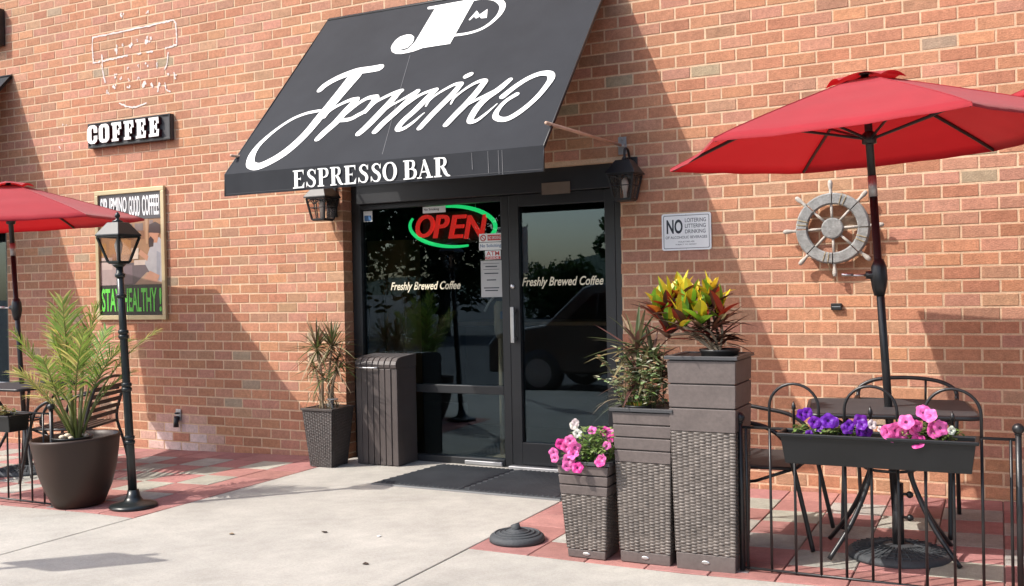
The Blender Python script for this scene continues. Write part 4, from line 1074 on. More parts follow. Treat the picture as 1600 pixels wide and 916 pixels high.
# ================================================================ TABLES AND CHAIRS
def table(label, x, y, z0, sx, sy, h, rz, hole=True):
    th = thing('bistro_table', label, 'table', (x, y, z0), None, rz)
    b = MB(); b.prism(rrect(-sx / 2, sx / 2, -sy / 2, sy / 2, .05, 5), lambda a, c, t: (a, c, t), h - .012, h); b.build('tabletop', M['table'], th, bevel=.003, local=True)
    b = MB(); q = rrect(-sx / 2 - .006, sx / 2 + .006, -sy / 2 - .006, sy / 2 + .006, .055, 5); b.tube([(a, c, h - .012) for a, c in q + q[:1]], .0115, 8, cap=False); b.build('rim', M['black_metal'], th, smooth=True, local=True)
    for i, a in enumerate((35, 145, 215, 325)):
        d = Vector((math.cos(R(a)), math.sin(R(a)), 0))
        pts = [d * r_ + Vector((0, 0, zz)) for r_, zz in ((sx * .48, h - .02), (.20, h - .12), (.115, h - .28), (.13, .34), (.22, .17), (.345, .012))]
        b = MB(); b.tube(sm(pts, 5), .0115, 10); b.build('leg', M['black_metal'], th, smooth=True, local=True)
    b = MB(); b.tube([(.118 * math.cos(t * .3142), .118 * math.sin(t * .3142), .42) for t in range(21)], .007, 8, cap=False); b.build('ring', M['black_metal'], th, smooth=True, local=True)
    return th
table('square grey topped bistro table under the right parasol', 1.035, -1.39, .022, .72, .60, .715, R(8))
table('dark bistro table at the left edge under the parasol', -5.40, -1.22, gz(-5.3), .62, .62, .70, R(4))

def chair(label, x, y, z0, rz, style):
    th = thing('chair', label, 'chair', (x, y, z0), None, rz)      # faces local +x
    w = .26
    for s in (-1, 1):
        y_ = s * w
        b = MB(); b.tube(sm([(.30, y_, .008), (.255, y_, .22), (.205, y_, .44), (.165, y_, .545), (.08, y_, .605), (-.06, y_, .632), (-.22, y_, .655)], 5), .0115, 10); b.build('leg', M['black_metal'], th, smooth=True, local=True, label='front leg running up into the armrest')
        b = MB(); b.tube(sm([(-.30, y_, .008), (-.255, y_, .22), (-.20, y_, .42), (-.225, y_, .56), (-.265, y_, .68)], 5), .0115, 10); b.build('leg', M['black_metal'], th, smooth=True, local=True)
        b = MB(); b.tube([(.215, y_ * .98, .405), (-.205, y_ * .98, .395)], .009, 8); b.build('seat_rail', M['black_metal'], th, smooth=True, local=True)
        b = MB(); b.tube([(.20, y_ * .95, .40), (.02, y_ * .95, .33), (-.235, y_ * .95, .29)], .008, 8); b.build('brace', M['black_metal'], th, smooth=True, local=True)
    for x_ in (.215, -.205):
        b = MB(); b.tube([(x_, -w, .402), (x_, w, .402)], .009, 8); b.build('cross_bar', M['black_metal'], th, smooth=True, local=True)
    b = MB(); b.tube(sm([(-.265, -w, .68), (-.275, -w * .93, .715), (-.287, -w * .6, .752), (-.292, 0, .765), (-.287, w * .6, .752), (-.275, w * .93, .715), (-.265, w, .68)], 5), .0115, 10); b.build('back_frame', M['black_metal'], th, smooth=True, local=True)
    if style == 'slat':
        for k in range(5):
            z = .46 + .052 * k; xx = -.212 - .055 * (k / 4)
            b = MB(); b.box(xx - .004, xx + .004, -w, w, z, z + .030); b.build('back_slat', M['black_metal'], th, local=True, bevel=.002)
        for k in range(8):
            xx = -.19 + .054 * k
            b = MB(); b.box(xx - .018, xx + .018, -w, w, .404, .412); b.build('seat_slat', M['black_metal'], th, local=True, bevel=.002)
    else:
        b = MB(); b.box(-.20, .21, -w + .015, w - .015, .404, .411); b.build('seat', M['sling'], th, local=True, bevel=.003)
        for y_ in (-.10, .10):
            b = MB(); b.tube([(-.262, y_, .64), (-.29, y_, .755)], .0065, 8); b.build('back_bar', M['black_metal'], th, smooth=True, local=True)
        b = MB(); b.tube([(-.262, -w, .64), (-.262, w, .64)], .0075, 8); b.build('back_rail', M['black_metal'], th, smooth=True, local=True)
        for k in range(4):
            z = .455 + .04 * k
            b = MB(); b.tube([(-.205 - .06 * k / 4, -w, z), (-.205 - .06 * k / 4, w, z)], .005, 6); b.build('back_wire', M['black_metal'], th, smooth=True, local=True)
    return th
chair('black metal armchair between the tall planter and the right table', .395, -1.21, .015, R(-2), 'rail')
chair('black metal armchair behind the right table with its back to the wall', 1.03, -.72, .022, R(-92), 'rail')
chair('black slat back armchair behind the palm pot', -4.75, -1.28, gz(-4.75), R(205), 'slat')
chair('black slat back armchair at the left edge behind the fence', -5.75, -1.75, gz(-5.7), R(60), 'slat')

# ================================================================ LAMP POST
lp = thing('lamp_post', 'slim dark green lamp post with lantern between palm and door', 'lamp post', (-3.405, -1.93, 0))
lx, ly = -3.405, -1.955; lean = -.052
b = MB(); b.lathe([(.143, .0), (.147, .010), (.140, .022), (.105, .032), (.06, .042), (.042, .07), (.034, .11)], lx, ly, 36); b.build('base', M['green_black'], lp, smooth=True)
def lpx(z): return (lx + lean * z, ly, z)
b = MB(); b.tube([lpx(z) for z in (.08, .42, .80, 1.17, 1.54)], [.027, .026, .0245, .0235, .022], 16); b.build('post', M['green_black'], lp, smooth=True)
for z in (.41, .44, .745, .775, 1.08, 1.11, 1.34, 1.47):
    b = MB(); c_ = lpx(z); b.lathe([(.026, -.014), (.032, -.008), (.032, .008), (.026, .014)], c_[0], c_[1], 16); b.v = [(x, y, zz + z) for x, y, zz in b.v]; b.build('collar', M['green_black'], lp, smooth=True)
c_ = lpx(1.62)
lantern(lp, c_[0], c_[1], 1.555, 1.715, .090, .178, .092, .198, 'green_black', False, rot=.06)
b = MB(); b.lathe([(.03, 1.806), (.034, 1.815), (.012, 1.825), (.010, 1.835), (.017, 1.845), (.015, 1.858), (.003, 1.875)], c_[0] - .004, c_[1], 14); b.build('finial', M['green_black'], lp, smooth=True)
b = MB(); b.lathe([(.024, 1.52), (.046, 1.54)], c_[0], c_[1], 16); b.build('lantern_cup', M['green_black'], lp, smooth=True)

# ================================================================ TRASH BIN
bn = thing('trash_bin', 'brown ribbed plastic trash bin with rounded lid by the window', 'bin', (-2.765, -.045, 0))
bx0, bx1, by0, by1 = -2.955, -2.572, -.185, .098
b = MB(); b.box(bx0 + .004, bx1 - .004, by0 + .012, by1, .002, .745); b.build('body', M['bin'], bn, bevel=.008)
ns_ = 7
for k in range(ns_):
    a = bx0 + (bx1 - bx0) * k / ns_ + .003; c = bx0 + (bx1 - bx0) * (k + 1) / ns_ - .003
    b = MB(); b.box(a, c, by0 + (.005 if k in (0, ns_ - 1) else 0), by0 + .016, .006, .742); b.build('slat', M['bin'], bn, bevel=.004)
    prof = [(by0 - .006, .75), (by0 - .008, .775), (by0 + .002, .80), (by0 + .028, .822), (by0 + .07, .832), (by1 - .05, .842), (by1 + .002, .842), (by1 + .002, .75)]
    b = MB(); b.prism(prof, lambda p, q, t: (t, p, q), a, c); b.build('lid_rib', M['bin'], bn, bevel=.004)
prof2 = [(y + .006 if y < -.1 else y - .004, z - .006) for y, z in prof]
b = MB(); b.prism(prof2, lambda p, q, t: (t, p, q), bx0 + .0035, bx1 - .0035); b.build('lid', M['bin'], bn, bevel=.003)
b = MB(); b.tube(sm([(bx0 + .03, by0 - .010, .752), (bx0 + .06, by0 - .024, .750), (bx0 + .14, by0 - .026, .750), (bx0 + .19, by0 - .024, .750), (bx0 + .215, by0 - .010, .752)], 4), .0065, 8); b.build('handle', M['alu'], bn, smooth=True)

# ================================================================ DOORMAT
dm = thing('doormat', 'black ribbed rubber doormat in front of the glass door', 'doormat', (-1.65, -.4, 0))
b = MB()
def mq(u, v): 
    x0 = -2.395 + .09 * v; x1 = -.955 - .02 * v
    return (x0 + (x1 - x0) * u, -.81 + .80 * v)
V = [(*mq(u, v), .001) for u, v in ((0, 0), (1, 0), (1, 1), (0, 1))] + [(*mq(u, v), .011) for u, v in ((.008, .012), (.992, .012), (.992, .988), (.008, .988))]
b.add(V, [(3, 2, 1, 0), (4, 5, 6, 7)] + [(i, (i + 1) % 4, (i + 1) % 4 + 4, i + 4) for i in range(4)]); b.build('pad', M['rubber'], dm)
b = MB()
for half in (0, 1):
    u0, u1 = (.03, .485) if half == 0 else (.515, .97)
    n = 17
    for k in range(-n, n):
        # ridges running diagonally, clipped to the panel
        pts = []
        for t in (0, 1):
            pass
        m_ = (k + .5) / n
        a = (m_, 0.0); c = (m_ + .55, 1.0)
        s0 = max(0, (0 - a[0]) / .55); s1 = min(1, (1 - a[0]) / .55)
        if s1 - s0 < .04: continue
        p = [(a[0] + .55 * s, s) for s in (s0, s1)]
        (xa, ya), (xb, yb) = [mq(u0 + (u1 - u0) * q[0], .05 + .90 * q[1]) for q in p]
        L_ = math.hypot(xb - xa, yb - ya); nx, ny = -(yb - ya) / L_ * .0085, (xb - xa) / L_ * .0085
        b.add([(xa + nx, ya + ny, .0105), (xa - nx, ya - ny, .0105), (xb - nx, yb - ny, .0105), (xb + nx, yb + ny, .0105), (xa + nx * .4, ya + ny * .4, .023), (xa - nx * .4, ya - ny * .4, .016), (xb - nx * .4, yb - ny * .4, .023), (xb + nx * .4, yb + ny * .4, .023)],
              [(4, 5, 6, 7), (0, 1, 5, 4), (1, 2, 6, 5), (2, 3, 7, 6), (3, 0, 4, 7)])
b.build('ridges', M['rubber'], dm, kind='stuff')

# ================================================================ WICKER PLANTERS
def weave(b, f, nx, nz, amp, su=6, sv=4):
    """f(u, v, d) -> point on one side face, raised by d; grains of cane in staggered columns"""
    U, V = nx * su, nz * sv
    vs = []
    am = {}
    for j in range(V + 1):
        for i in range(U + 1):
            u, v = i / su, j / sv
            k = min(int(u), nx - 1)
            fu = min(max((u - k) * 1.0, 0), 1)
            fv = (v + .5 * (k % 2)) % 1.0
            g_ = (k, int(v + .5 * (k % 2)))
            if g_ not in am: am[g_] = rnd.uniform(.62, 1.12)
            d = amp * am[g_] * (max(0.0, math.sin(math.pi * fv)) ** .6) * (max(0.0, math.sin(math.pi * (.06 + .88 * fu))) ** .45)
            vs.append(f(i / U, j / V, d))
    b.add(vs, [(j * (U + 1) + i, j * (U + 1) + i + 1, (j + 1) * (U + 1) + i + 1, (j + 1) * (U + 1) + i) for j in range(V) for i in range(U)])
def planter(label, cx, cy, wb, wt, h, z_pl, z_wk, nboards, badge=True, mw='wicker', rz=0.0, nzf=0.0148, nxf=0.027, rim=.012):
    th = thing('planter', label, 'planter', (cx, cy, 0), 'wicker planters', rz)
    hw = lambda z: (wb + (wt - wb) * z / h) / 2
    def ring(b, z0, z1, o0=0.0, o1=0.0):
        V = []
        for z, o in ((z0, o0), (z1, o1)):
            q = hw(z) + o; V += [(-q, -q, z), (q, -q, z), (q, q, z), (-q, q, z)]
        b.add(V, [(3, 2, 1, 0), (4, 5, 6, 7)] + [(i, (i + 1) % 4, (i + 1) % 4 + 4, i + 4) for i in range(4)])
    if z_pl > 0:
        b = MB(); ring(b, .002, z_pl - .003, -.002, -.002); b.build('plinth', M['board'], th, bevel=.004, local=True)
        if badge:
            b = MB(); b.lathe([(.019, 0), (.019, .002), (.015, .003)], 0, 0, 20, sy=.42); b.v = [(x, -hw(z_pl / 2) + .0015 - z, z_pl * .52 + y) for x, y, z in b.v]; b.build('badge', M['steel'], th, local=True)
    b = MB(); q = MB(); ring(q, max(z_pl, .003), h - .006, -.008, -.008); q.build('liner', M['planter_dark'], th, local=True)
    zl = max(z_pl, .004)
    for s in range(4):
        def f(u, v, d, s=s):
            z = zl + (z_wk - zl) * v
            q_ = hw(z); t = (2 * u - 1) * q_; e = q_ - .005 + d
            return ((t, -e, z), (e, t, z), (-t, e, z), (-e, -t, z))[s]
        weave(b, f, max(4, int(round((wb + wt) / 2 / nxf))), max(4, int(round((z_wk - zl) / nzf))), .0072)
    b.build('wicker_weave', M[mw], th, smooth=True, local=True, kind='stuff')
    for k in range(nboards):
        a = z_wk + (h - .018 - z_wk) * k / nboards; c = z_wk + (h - .018 - z_wk) * (k + 1) / nboards - .004
        b = MB(); ring(b, a + .002, c, 0, .0015); b.build('board', M['board'], th, bevel=.003, local=True)
    b = MB(); q0, q1 = hw(h) + rim, hw(h) - .016
    V = [(-q0, -q0, h - .016), (q0, -q0, h - .016), (q0, q0, h - .016), (-q0, q0, h - .016), (-q0, -q0, h), (q0, -q0, h), (q0, q0, h), (-q0, q0, h), (-q1, -q1, h), (q1, -q1, h), (q1, q1, h), (-q1, q1, h), (-q1, -q1, h - .10), (q1, -q1, h - .10), (q1, q1, h - .10), (-q1, q1, h - .10)]
    fs = []
    for i in range(4):
        j = (i + 1) % 4
        fs += [(i, j, j + 4, i + 4), (i + 4, j + 4, j + 8, i + 8), (i + 8, j + 8, j + 12, i + 12)]
    fs += [(12, 13, 14, 15)]
    b.add(V, fs); b.build('rim', M['rim_grey' if mw == 'wicker' else 'wicker_dark'], th, local=True, bevel=.002)
    return th
M['rim_grey'] = mat('rim_grey', (.055, .055, .058), .45, .1, 8)
planter('tallest of the three wicker planters with a croton on top', .276, -1.795, .282, .322, 1.006, .084, .652, 3)
planter('middle sized wicker planter of the three by the patio', -.022, -1.80, .252, .292, .752, .060, .488, 4)
planter('shortest of the three wicker planters with pink petunias', -.318, -1.845, .200, .268, .485, .046, .316, 3)
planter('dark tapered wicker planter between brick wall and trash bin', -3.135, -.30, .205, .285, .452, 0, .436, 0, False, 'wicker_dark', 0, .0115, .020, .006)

# ================================================================ PLANTS
def blade(b, p0, d, up, L, w, droop, c, n=5, fold=.25, c2=None):
    """one leaf: tapered strip with a fold along the middle"""
    d = Vector(d).normalized(); side = d.cross(Vector(up)).normalized()
    if side.length < .1: side = d.orthogonal().normalized()
    nrm = side.cross(d).normalized()
    vs = []; p = Vector(p0)
    for i in range(n + 1):
        t = i / n
        ww = w * (math.sin(math.pi * min(1, .12 + .88 * t) ** .8) ** .8) if i < n else 0.0004
        cen = p + d * (L * t) + Vector((0, 0, -droop * L * t * t))
        vs += [cen - side * ww + nrm * ww * fold, cen, cen + side * ww + nrm * ww * fold]
    for i in range(n):
        a = 3 * i
        b.add([vs[a], vs[a + 1], vs[a + 4], vs[a + 3]], [(0, 1, 2, 3)], c)
        b.add([vs[a + 1], vs[a + 2], vs[a + 5], vs[a + 4]], [(0, 1, 2, 3)], c2 or c)
pr_ = random.Random(21)
U = pr_.uniform
def jit(c, k=.2):
    f = U(1 - k, 1 + k); return tuple(max(.002, v * f * U(.92, 1.08)) for v in c)

# ---- palm and its big pot
pot = thing('plant_pot', 'large glossy brown round pot holding the palm', 'pot', (-3.825, -2.015, gz(-3.8)))
b = MB(); prof = [(.145, .0), (.165, .012), (.215, .12), (.252, .24), (.273, .36), (.284, .435), (.290, .452), (.284, .466), (.272, .462), (.262, .43), (.24, .37)]
b.lathe(prof, 0, 0, 48); b.build('body', M['pot_brown'], pot, smooth=True, local=True)
b = MB(); b.lathe([(.245, .375), (.002, .378)], 0, 0, 30, cap=False); b.build('soil', M['soil'], pot, local=True)
pot.rotation_euler = (R(1.0), R(-2.0), 0)
pot.scale = (.94, .94, .96)
palm = thing('palm', 'feathery green areca palm growing in the brown pot', 'palm', (-3.86, -1.99, .40))
PB = Vector((-3.865, -2.0, .40))
b = MB(); b.lathe([(.105, 0), (.125, .04), (.128, .05), (.118, .05), (.112, .035), (.002, .036)], PB.x - .01, PB.y - .02, 24); b.v = [(x, y, z + .385) for x, y, z in b.v]; b.build('nursery_pot', M['pot_black'], palm, smooth=True)
for k in range(13):
    a = U(0, 6.28); rr_ = U(.03, .09)
    b = MB(); b.ball(PB.x - .01 + rr_ * math.cos(a), PB.y - .02 + rr_ * math.sin(a), .432 + U(0, .012), U(.014, .024), 8, None, .7); b.build('pebble', M['pebble'], palm, smooth=True)
def frond(base, ctrl, tip, nl, ll, w, cols, t0=.35, flat=.6):
    base, ctrl, tip = Vector(base), Vector(ctrl), Vector(tip)
    for q_ in (ctrl, tip):
        q_.z = .42 + (q_.z - .42) * .86; q_.x = -3.89 + (q_.x + 3.89) * .84
    w *= .66; ll *= .86
    bz = lambda t: base * (1 - t) ** 2 + ctrl * 2 * t * (1 - t) + tip * t * t
    tg = lambda t: ((ctrl - base) * (1 - t) + (tip - ctrl) * t).normalized()
    b = MB()
    b.tube([bz(i / 10) for i in range(11)], [.0085 * (1 - .085 * i) for i in range(11)], 6, (.20, .23, .06))
    nl = int(nl * 1.45)
    for i in range(nl):
        t = t0 + (1 - t0) * (i + .5) / nl
        T = tg(t); S = T.cross(Vector((0, 0, 1)))
        S = S.normalized() if S.length > .05 else Vector((1, 0, 0))
        # turn the leaf plane so that it faces the viewer side a little
        up = S.cross(T).normalized()
        for s in (-1, 1):
            ang = R(52 - 26 * (t - t0) / (1 - t0) + U(-6, 6))
            d = T * math.cos(ang) + S * s * math.sin(ang) + up * U(.0, .30)
            L = ll * (math.sin(math.pi * (.22 + .70 * (t - t0) / (1 - t0))) ** .7) * U(.85, 1.1)
            blade(b, bz(t), d, up, L, w, U(.10, .42), jit(pr_.choice(cols), .3), 4, .35)
    return b.build('frond', M['leaf'], palm)
G1, G2, G3, Yl, Br = (.20, .32, .055), (.30, .40, .085), (.10, .21, .035), (.55, .50, .16), (.58, .45, .25)
frond(PB + Vector((0, 0, .02)), (-3.90, -2.02, .95), (-3.83, -2.10, 1.47), 20, .30, .0085, (G1, G2, Yl), .45)
frond(PB + Vector((.02, .01, .02)), (-3.86, -1.98, .95), (-3.70, -1.92, 1.42), 18, .28, .0085, (G1, G2, G3), .45)
frond(PB + Vector((-.02, 0, .02)), (-4.0, -2.1, .90), (-4.22, -2.20, 1.22), 18, .24, .008, (G1, G2, Yl), .42)
frond(PB + Vector((-.03, 0, .02)), (-4.05, -2.05, .80), (-4.36, -2.12, .92), 15, .20, .007, (Yl, Br, G2), .5)
frond(PB + Vector((.03, 0, .02)), (-3.72, -1.98, .92), (-3.42, -1.90, 1.14), 18, .24, .008, (G1, G3, G2), .4)
frond(PB + Vector((.03, .02, .02)), (-3.68, -1.9, .98), (-3.28, -1.75, 1.22), 16, .18, .0065, (Yl, Br, G2), .5)
frond(PB + Vector((.01, -.02, .02)), (-3.86, -2.15, .82), (-3.72, -2.32, 1.05), 15, .20, .008, (G2, G1, Yl), .45)
frond(PB + Vector((.0, .03, .02)), (-3.92, -1.85, .90), (-3.98, -1.65, 1.22), 16, .24, .008, (G3, G1), .45)
frond(PB + Vector((.02, .02, .02)), (-3.76, -1.9, .78), (-3.52, -1.80, .90), 14, .22, .008, (G3, G1), .4)
frond(PB + Vector((-.02, .02, .02)), (-4.02, -1.95, .72), (-4.40, -1.98, .72), 12, .17, .006, (Br, Yl), .55)
frond(PB + Vector((.01, .0, .02)), (-3.85, -2.0, .80), (-3.93, -2.12, 1.20), 16, .26, .0085, (G1, G2), .45)
frond(PB + Vector((.0, .0, .02)), (-3.80, -2.05, .75), (-3.80, -2.22, .86), 10, .16, .008, (Yl, G2), .5)
frond(PB + Vector((-.01, .0, .02)), (-3.93, -2.0, .9), (-4.02, -2.02, 1.36), 18, .28, .0075, (G1, G2, Yl), .45)
frond(PB + Vector((.02, -.01, .02)), (-3.80, -2.06, .86), (-3.58, -2.12, 1.22), 17, .26, .0075, (G2, G1, Yl), .42)
frond(PB + Vector((-.02, -.01, .02)), (-3.95, -2.12, .75), (-4.12, -2.25, .95), 14, .22, .0075, (G2, Yl), .42)
for k, (dx, dy, h) in enumerate(((-.02, 0, .42), (.02, .01, .45), (.0, -.02, .40), (.03, 0, .38), (-.035, .01, .30))):
    b = MB(); b.tube([PB + Vector((dx, dy, .0)), PB + Vector((dx * 1.6, dy * 1.5, h * .5)), PB + Vector((dx * 2.6, dy * 2, h))], [.015, .011, .007], 8); b.build('stem', M['stem'], palm, smooth=True)

# ---- dracaena in the dark wicker planter
dr = thing('dracaena', 'spiky dracaena with bare canes in the dark wicker planter', 'plant', (-3.135, -.30, .36))
DB = Vector((-3.135, -.30, .36))
def rosette(parent, top, n, L, w, cols, spread=1.0, name='leaf_rosette', low=-.5, high=1.0):
    b = MB()
    for i in range(n):
        a = i * 2.4 + U(-.3, .3); e = low + (high - low) * (i / n) ** .8 + U(-.15, .15)
        d = Vector((math.cos(a) * math.cos(e) * spread, math.sin(a) * math.cos(e) * spread, math.sin(e)))
        blade(b, Vector(top) + Vector((0, 0, U(-.03, .03))), d, (0, 0, 1), L * U(.75, 1.1), w, U(.05, .35), jit(pr_.choice(cols)), 5, .4)
    return b.build(name, M['leaf'], parent)
Dg, Dr, Db = (.085, .11, .035), (.19, .09, .055), (.40, .31, .19)
for dx, dy, h, n, L, up_ in ((-.06, -.02, .54, 64, .29, 1.5), (.04, .0, .56, 58, .27, 1.5), (-.10, .02, .38, 26, .22, .9), (.09, -.03, .38, 28, .21, .8), (.0, -.05, .32, 26, .20, .7), (.06, .03, .45, 28, .22, 1.0)):
    t_ = DB + Vector((dx * 1.3, dy, h))
    b = MB(); b.tube(sm([DB + Vector((dx * .8, dy * .6, 0)), DB + Vector((dx * .7 + U(-.02, .02), dy, h * .5)), t_], 4), [.009] * 9, 7); b.build('cane', M['cane'], dr, smooth=True)
    rosette(dr, t_, n, L, .0075, (Dg, Dg, Dr, Db), 1, 'leaf_rosette', -.7, up_)
b = MB()
for k in range(40): 
    a = U(0, 6.28); blade(b, DB + Vector((U(-.09, .09), U(-.09, .05), U(.10, .24))), (math.cos(a) * .5, math.sin(a) * .5, -1), (1, 0, 0), U(.08, .16), .004, .1, jit(Db), 3, .2)
b.build('dry_leaves', M['leaf'], dr, kind='stuff')
b = MB(); b.add([DB + Vector((-.12, -.12, .03)), DB + Vector((.12, -.12, .03)), DB + Vector((.12, .12, .03)), DB + Vector((-.12, .12, .03))], [(0, 1, 2, 3)]); b.build('soil', M['soil'], dr)
jar = thing('glass_jar', 'small clear jar among the dracaena canes', 'jar', (-3.06, -.34, .40))
b = MB(); b.lathe([(.045, .40), (.05, .42), (.05, .49), (.04, .50), (.042, .515)], -3.055, -.345, 18); b.build('body', M['clear_glass'], jar, smooth=True)
b = MB(); b.lathe([(.043, .515), (.043, .522)], -3.055, -.345, 18); b.build('lid', M['alu'], jar)

# ---- croton on the tall planter
cr = thing('croton', 'croton with yellow, green and dark red leaves on the tallest planter', 'plant', (.33, -1.85, .99))
b = MB(); b.lathe([(.075, .93), (.088, 1.02), (.094, 1.025), (.094, 1.034), (.084, 1.034), (.08, 1.015), (.002, 1.015)], .335, -1.835, 26); b.build('nursery_pot', M['pot_black'], cr, smooth=True)
CB = Vector((.32, -1.835, 1.02))
stems = [((.045, -1.86, 1.24), 16), ((.095, -1.85, 1.26), 18), ((.145, -1.80, 1.29), 18), ((.20, -1.84, 1.27), 16), ((.285, -1.80, 1.28), 18), ((.18, -1.91, 1.19), 15), ((.26, -1.89, 1.20), 14), ((.34, -1.84, 1.22), 11), ((.10, -1.88, 1.15), 12)]
Cy, Cg, Cr, Cd, Co = (.66, .50, .03), (.20, .38, .03), (.28, .025, .012), (.075, .03, .022), (.50, .17, .02)
for (tx, ty, tz), n in stems:
    b = MB(); b.tube(sm([CB + Vector((U(-.02, .02), U(-.02, .02), -.01)), ((tx + CB.x) / 2 + .02, (ty + CB.y) / 2, 1.10), (tx, ty, tz - .05)], 4), .0065, 7); b.build('stem', M['cane'], cr, smooth=True)
    for i in range(n):
        t = i / n; a = i * 2.4 + U(-.4, .4); e = .12 + 1.35 * t + U(-.15, .2)
        if t > .64: c1, c2 = pr_.choice(((Cy, Cg), (Cy, Cy), (Cg, Cy), (Cy, (.45, .48, .04))))
        elif t > .3: c1, c2 = pr_.choice(((Cr, Cd), (Cg, Cy), (Co, Cr), (Cd, Cr), (Cg, Cg)))
        else: c1, c2 = pr_.choice(((Cd, Cr), (Cd, Cd), ((.16, .10, .05), Cd), ((.30, .27, .14), (.14, .10, .05))))
        d = (math.cos(a) * math.cos(e), math.sin(a) * math.cos(e), math.sin(e))
        b = MB(); blade(b, Vector((tx, ty, tz - .07 + .06 * t)), d, (0, 0, 1), U(.135, .175) * (1 if t > .3 else 1.1), U(.022, .033) if t > .3 else U(.014, .022), U(.05, .28), jit(c1, .15), 6, .3, jit(c2, .15)); b.build('leaf', M['leaf'], cr, smooth=True)
for k in range(48):
    a = U(-1.2, 3.9)
    b = MB(); blade(b, CB + Vector((U(-.03, .03), U(-.03, .03), U(.02, .13))), (math.cos(a), U(-.9, .2), U(.0, .9)), (0, 0, 1), U(.12, .2), U(.010, .017), U(.1, .5), jit(Cd, .3), 5, .3, jit((.13, .05, .03))); b.build('leaf', M['leaf'], cr, smooth=True)

# ---- mixed planting in the middle planter
co = thing('cordyline', 'dark spiky cordyline in the middle planter', 'plant', (-.06, -1.76, .70))
for dx, dy, h, n, L in ((-.05, .03, .28, 34, .27), (.03, .03, .22, 26, .22), (-.03, .0, .14, 26, .22), (.07, .02, .12, 22, .20)):
    t_ = Vector((-.06 + dx, -1.77 + dy, .74 + h))
    b = MB(); b.tube([(-.06 + dx * .5, -1.77, .71), t_], [.011, .009], 8); b.build('cane', M['cane'], co, smooth=True)
    rosette(co, t_, n, L, .012, ((.06, .07, .035), (.13, .06, .045), (.07, .10, .035), (.22, .18, .09)), 1, 'leaf_rosette', -.5, 1.3)
vi = thing('trailing_vine', 'pale variegated trailing vine at the left of the middle planter', 'plant', (-.12, -1.86, .70))
Vg = ((.40, .46, .28), (.24, .34, .15), (.52, .54, .40), (.18, .28, .09), (.40, .26, .14))
for k in range(34):
    x0, y0 = U(-.14, .05), U(-1.90, -1.76); p = [Vector((x0, y0, .73))]
    d = Vector((U(-.38, .28), U(-.35, .15), U(.8, 1.4))); L = U(.14, .32)
    for i in range(6): p.append(p[-1] + d.normalized() * L / 6); d += Vector((U(-.14, .14), U(-.14, .1), U(-.3, .05)))
    b = MB(); b.tube(p, .0022, 5, (.14, .12, .05))
    for i in range(1, 7):
        for _ in range(3):
            a = U(0, 6.28); blade(b, p[i] + Vector((U(-.01, .01), U(-.01, .01), U(-.01, .01))), (math.cos(a), math.sin(a), U(-.1, .7)), (0, 0, 1), U(.028, .048), U(.008, .013), .2, jit(pr_.choice(Vg)), 3, .2)
    b.build('vine_stem', M['leaf'], vi)
b = MB()
for k in range(16):
    a = U(2.2, 4.4); blade(b, (U(-.10, .0), U(-1.86, -1.78), .74), (math.cos(a) * .8, math.sin(a) * .35 - .1, U(.35, 1.0)), (0, 0, 1), U(.16, .34), .0035, U(.4, .9), jit(pr_.choice(((.30, .33, .16), (.22, .25, .10), (.34, .28, .16)))), 6, .2)
b.build('grass_blades', M['leaf'], vi, kind='stuff')
su = thing('succulent_bowl', 'small black bowl of green succulents in the middle planter', 'plant', (-.05, -1.88, .70))
b = MB(); b.lathe([(.05, .70), (.066, .755), (.07, .762), (.06, .762), (.002, .752)], -.055, -1.885, 22); b.build('bowl', M['pot_black'], su, smooth=True)
b = MB()
for k in range(90):
    a, r_ = U(0, 6.28), U(0, .055); blade(b, (-.055 + r_ * math.cos(a), -1.885 + r_ * math.sin(a), .755), (math.cos(a) * .6, math.sin(a) * .6, 1), (1, 0, 0), U(.02, .045), .006, .1, jit(pr_.choice(((.12, .26, .04), (.22, .33, .05), (.36, .22, .06)))), 2, .3)
b.build('succulent_leaves', M['leaf'], su, kind='stuff')

# ---- petunias
def flower(parent, p, nrm, r, c, name='flower'):
    nrm = Vector(nrm).normalized(); u = nrm.orthogonal().normalized(); w = nrm.cross(u)
    b = MB(); n = 20; p = Vector(p); vs = [p - nrm * r * .5]; ph0 = U(0, 6)
    for rr, hh in ((.22, -.12), (.62, .04), (1.0, .0)):
        for k in range(n):
            a = 2 * math.pi * k / n
            lobe = 1 - .16 * abs(math.sin(2.5 * a + ph0)) ** 3 if rr > .5 else 1
            z = hh * r + (.10 * r * math.sin(5 * a + ph0) * rr if rr > .5 else 0) + (U(-.05, .05) * r if rr == 1 else 0)
            vs.append(p + (u * math.cos(a) + w * math.sin(a)) * r * rr * lobe + nrm * z)
    c0 = tuple(v * .45 for v in c)
    b.add(vs, [(0, 1 + k, 1 + (k + 1) % n) for k in range(n)], c0)
    b.add(vs, [(1 + k, 1 + n + k, 1 + n + (k + 1) % n, 1 + (k + 1) % n) for k in range(n)], c)
    b.add(vs, [(1 + n + k, 1 + 2 * n + k, 1 + 2 * n + (k + 1) % n, 1 + n + (k + 1) % n) for k in range(n)], c)
    return b.build(name, M['flower'], parent, smooth=True)
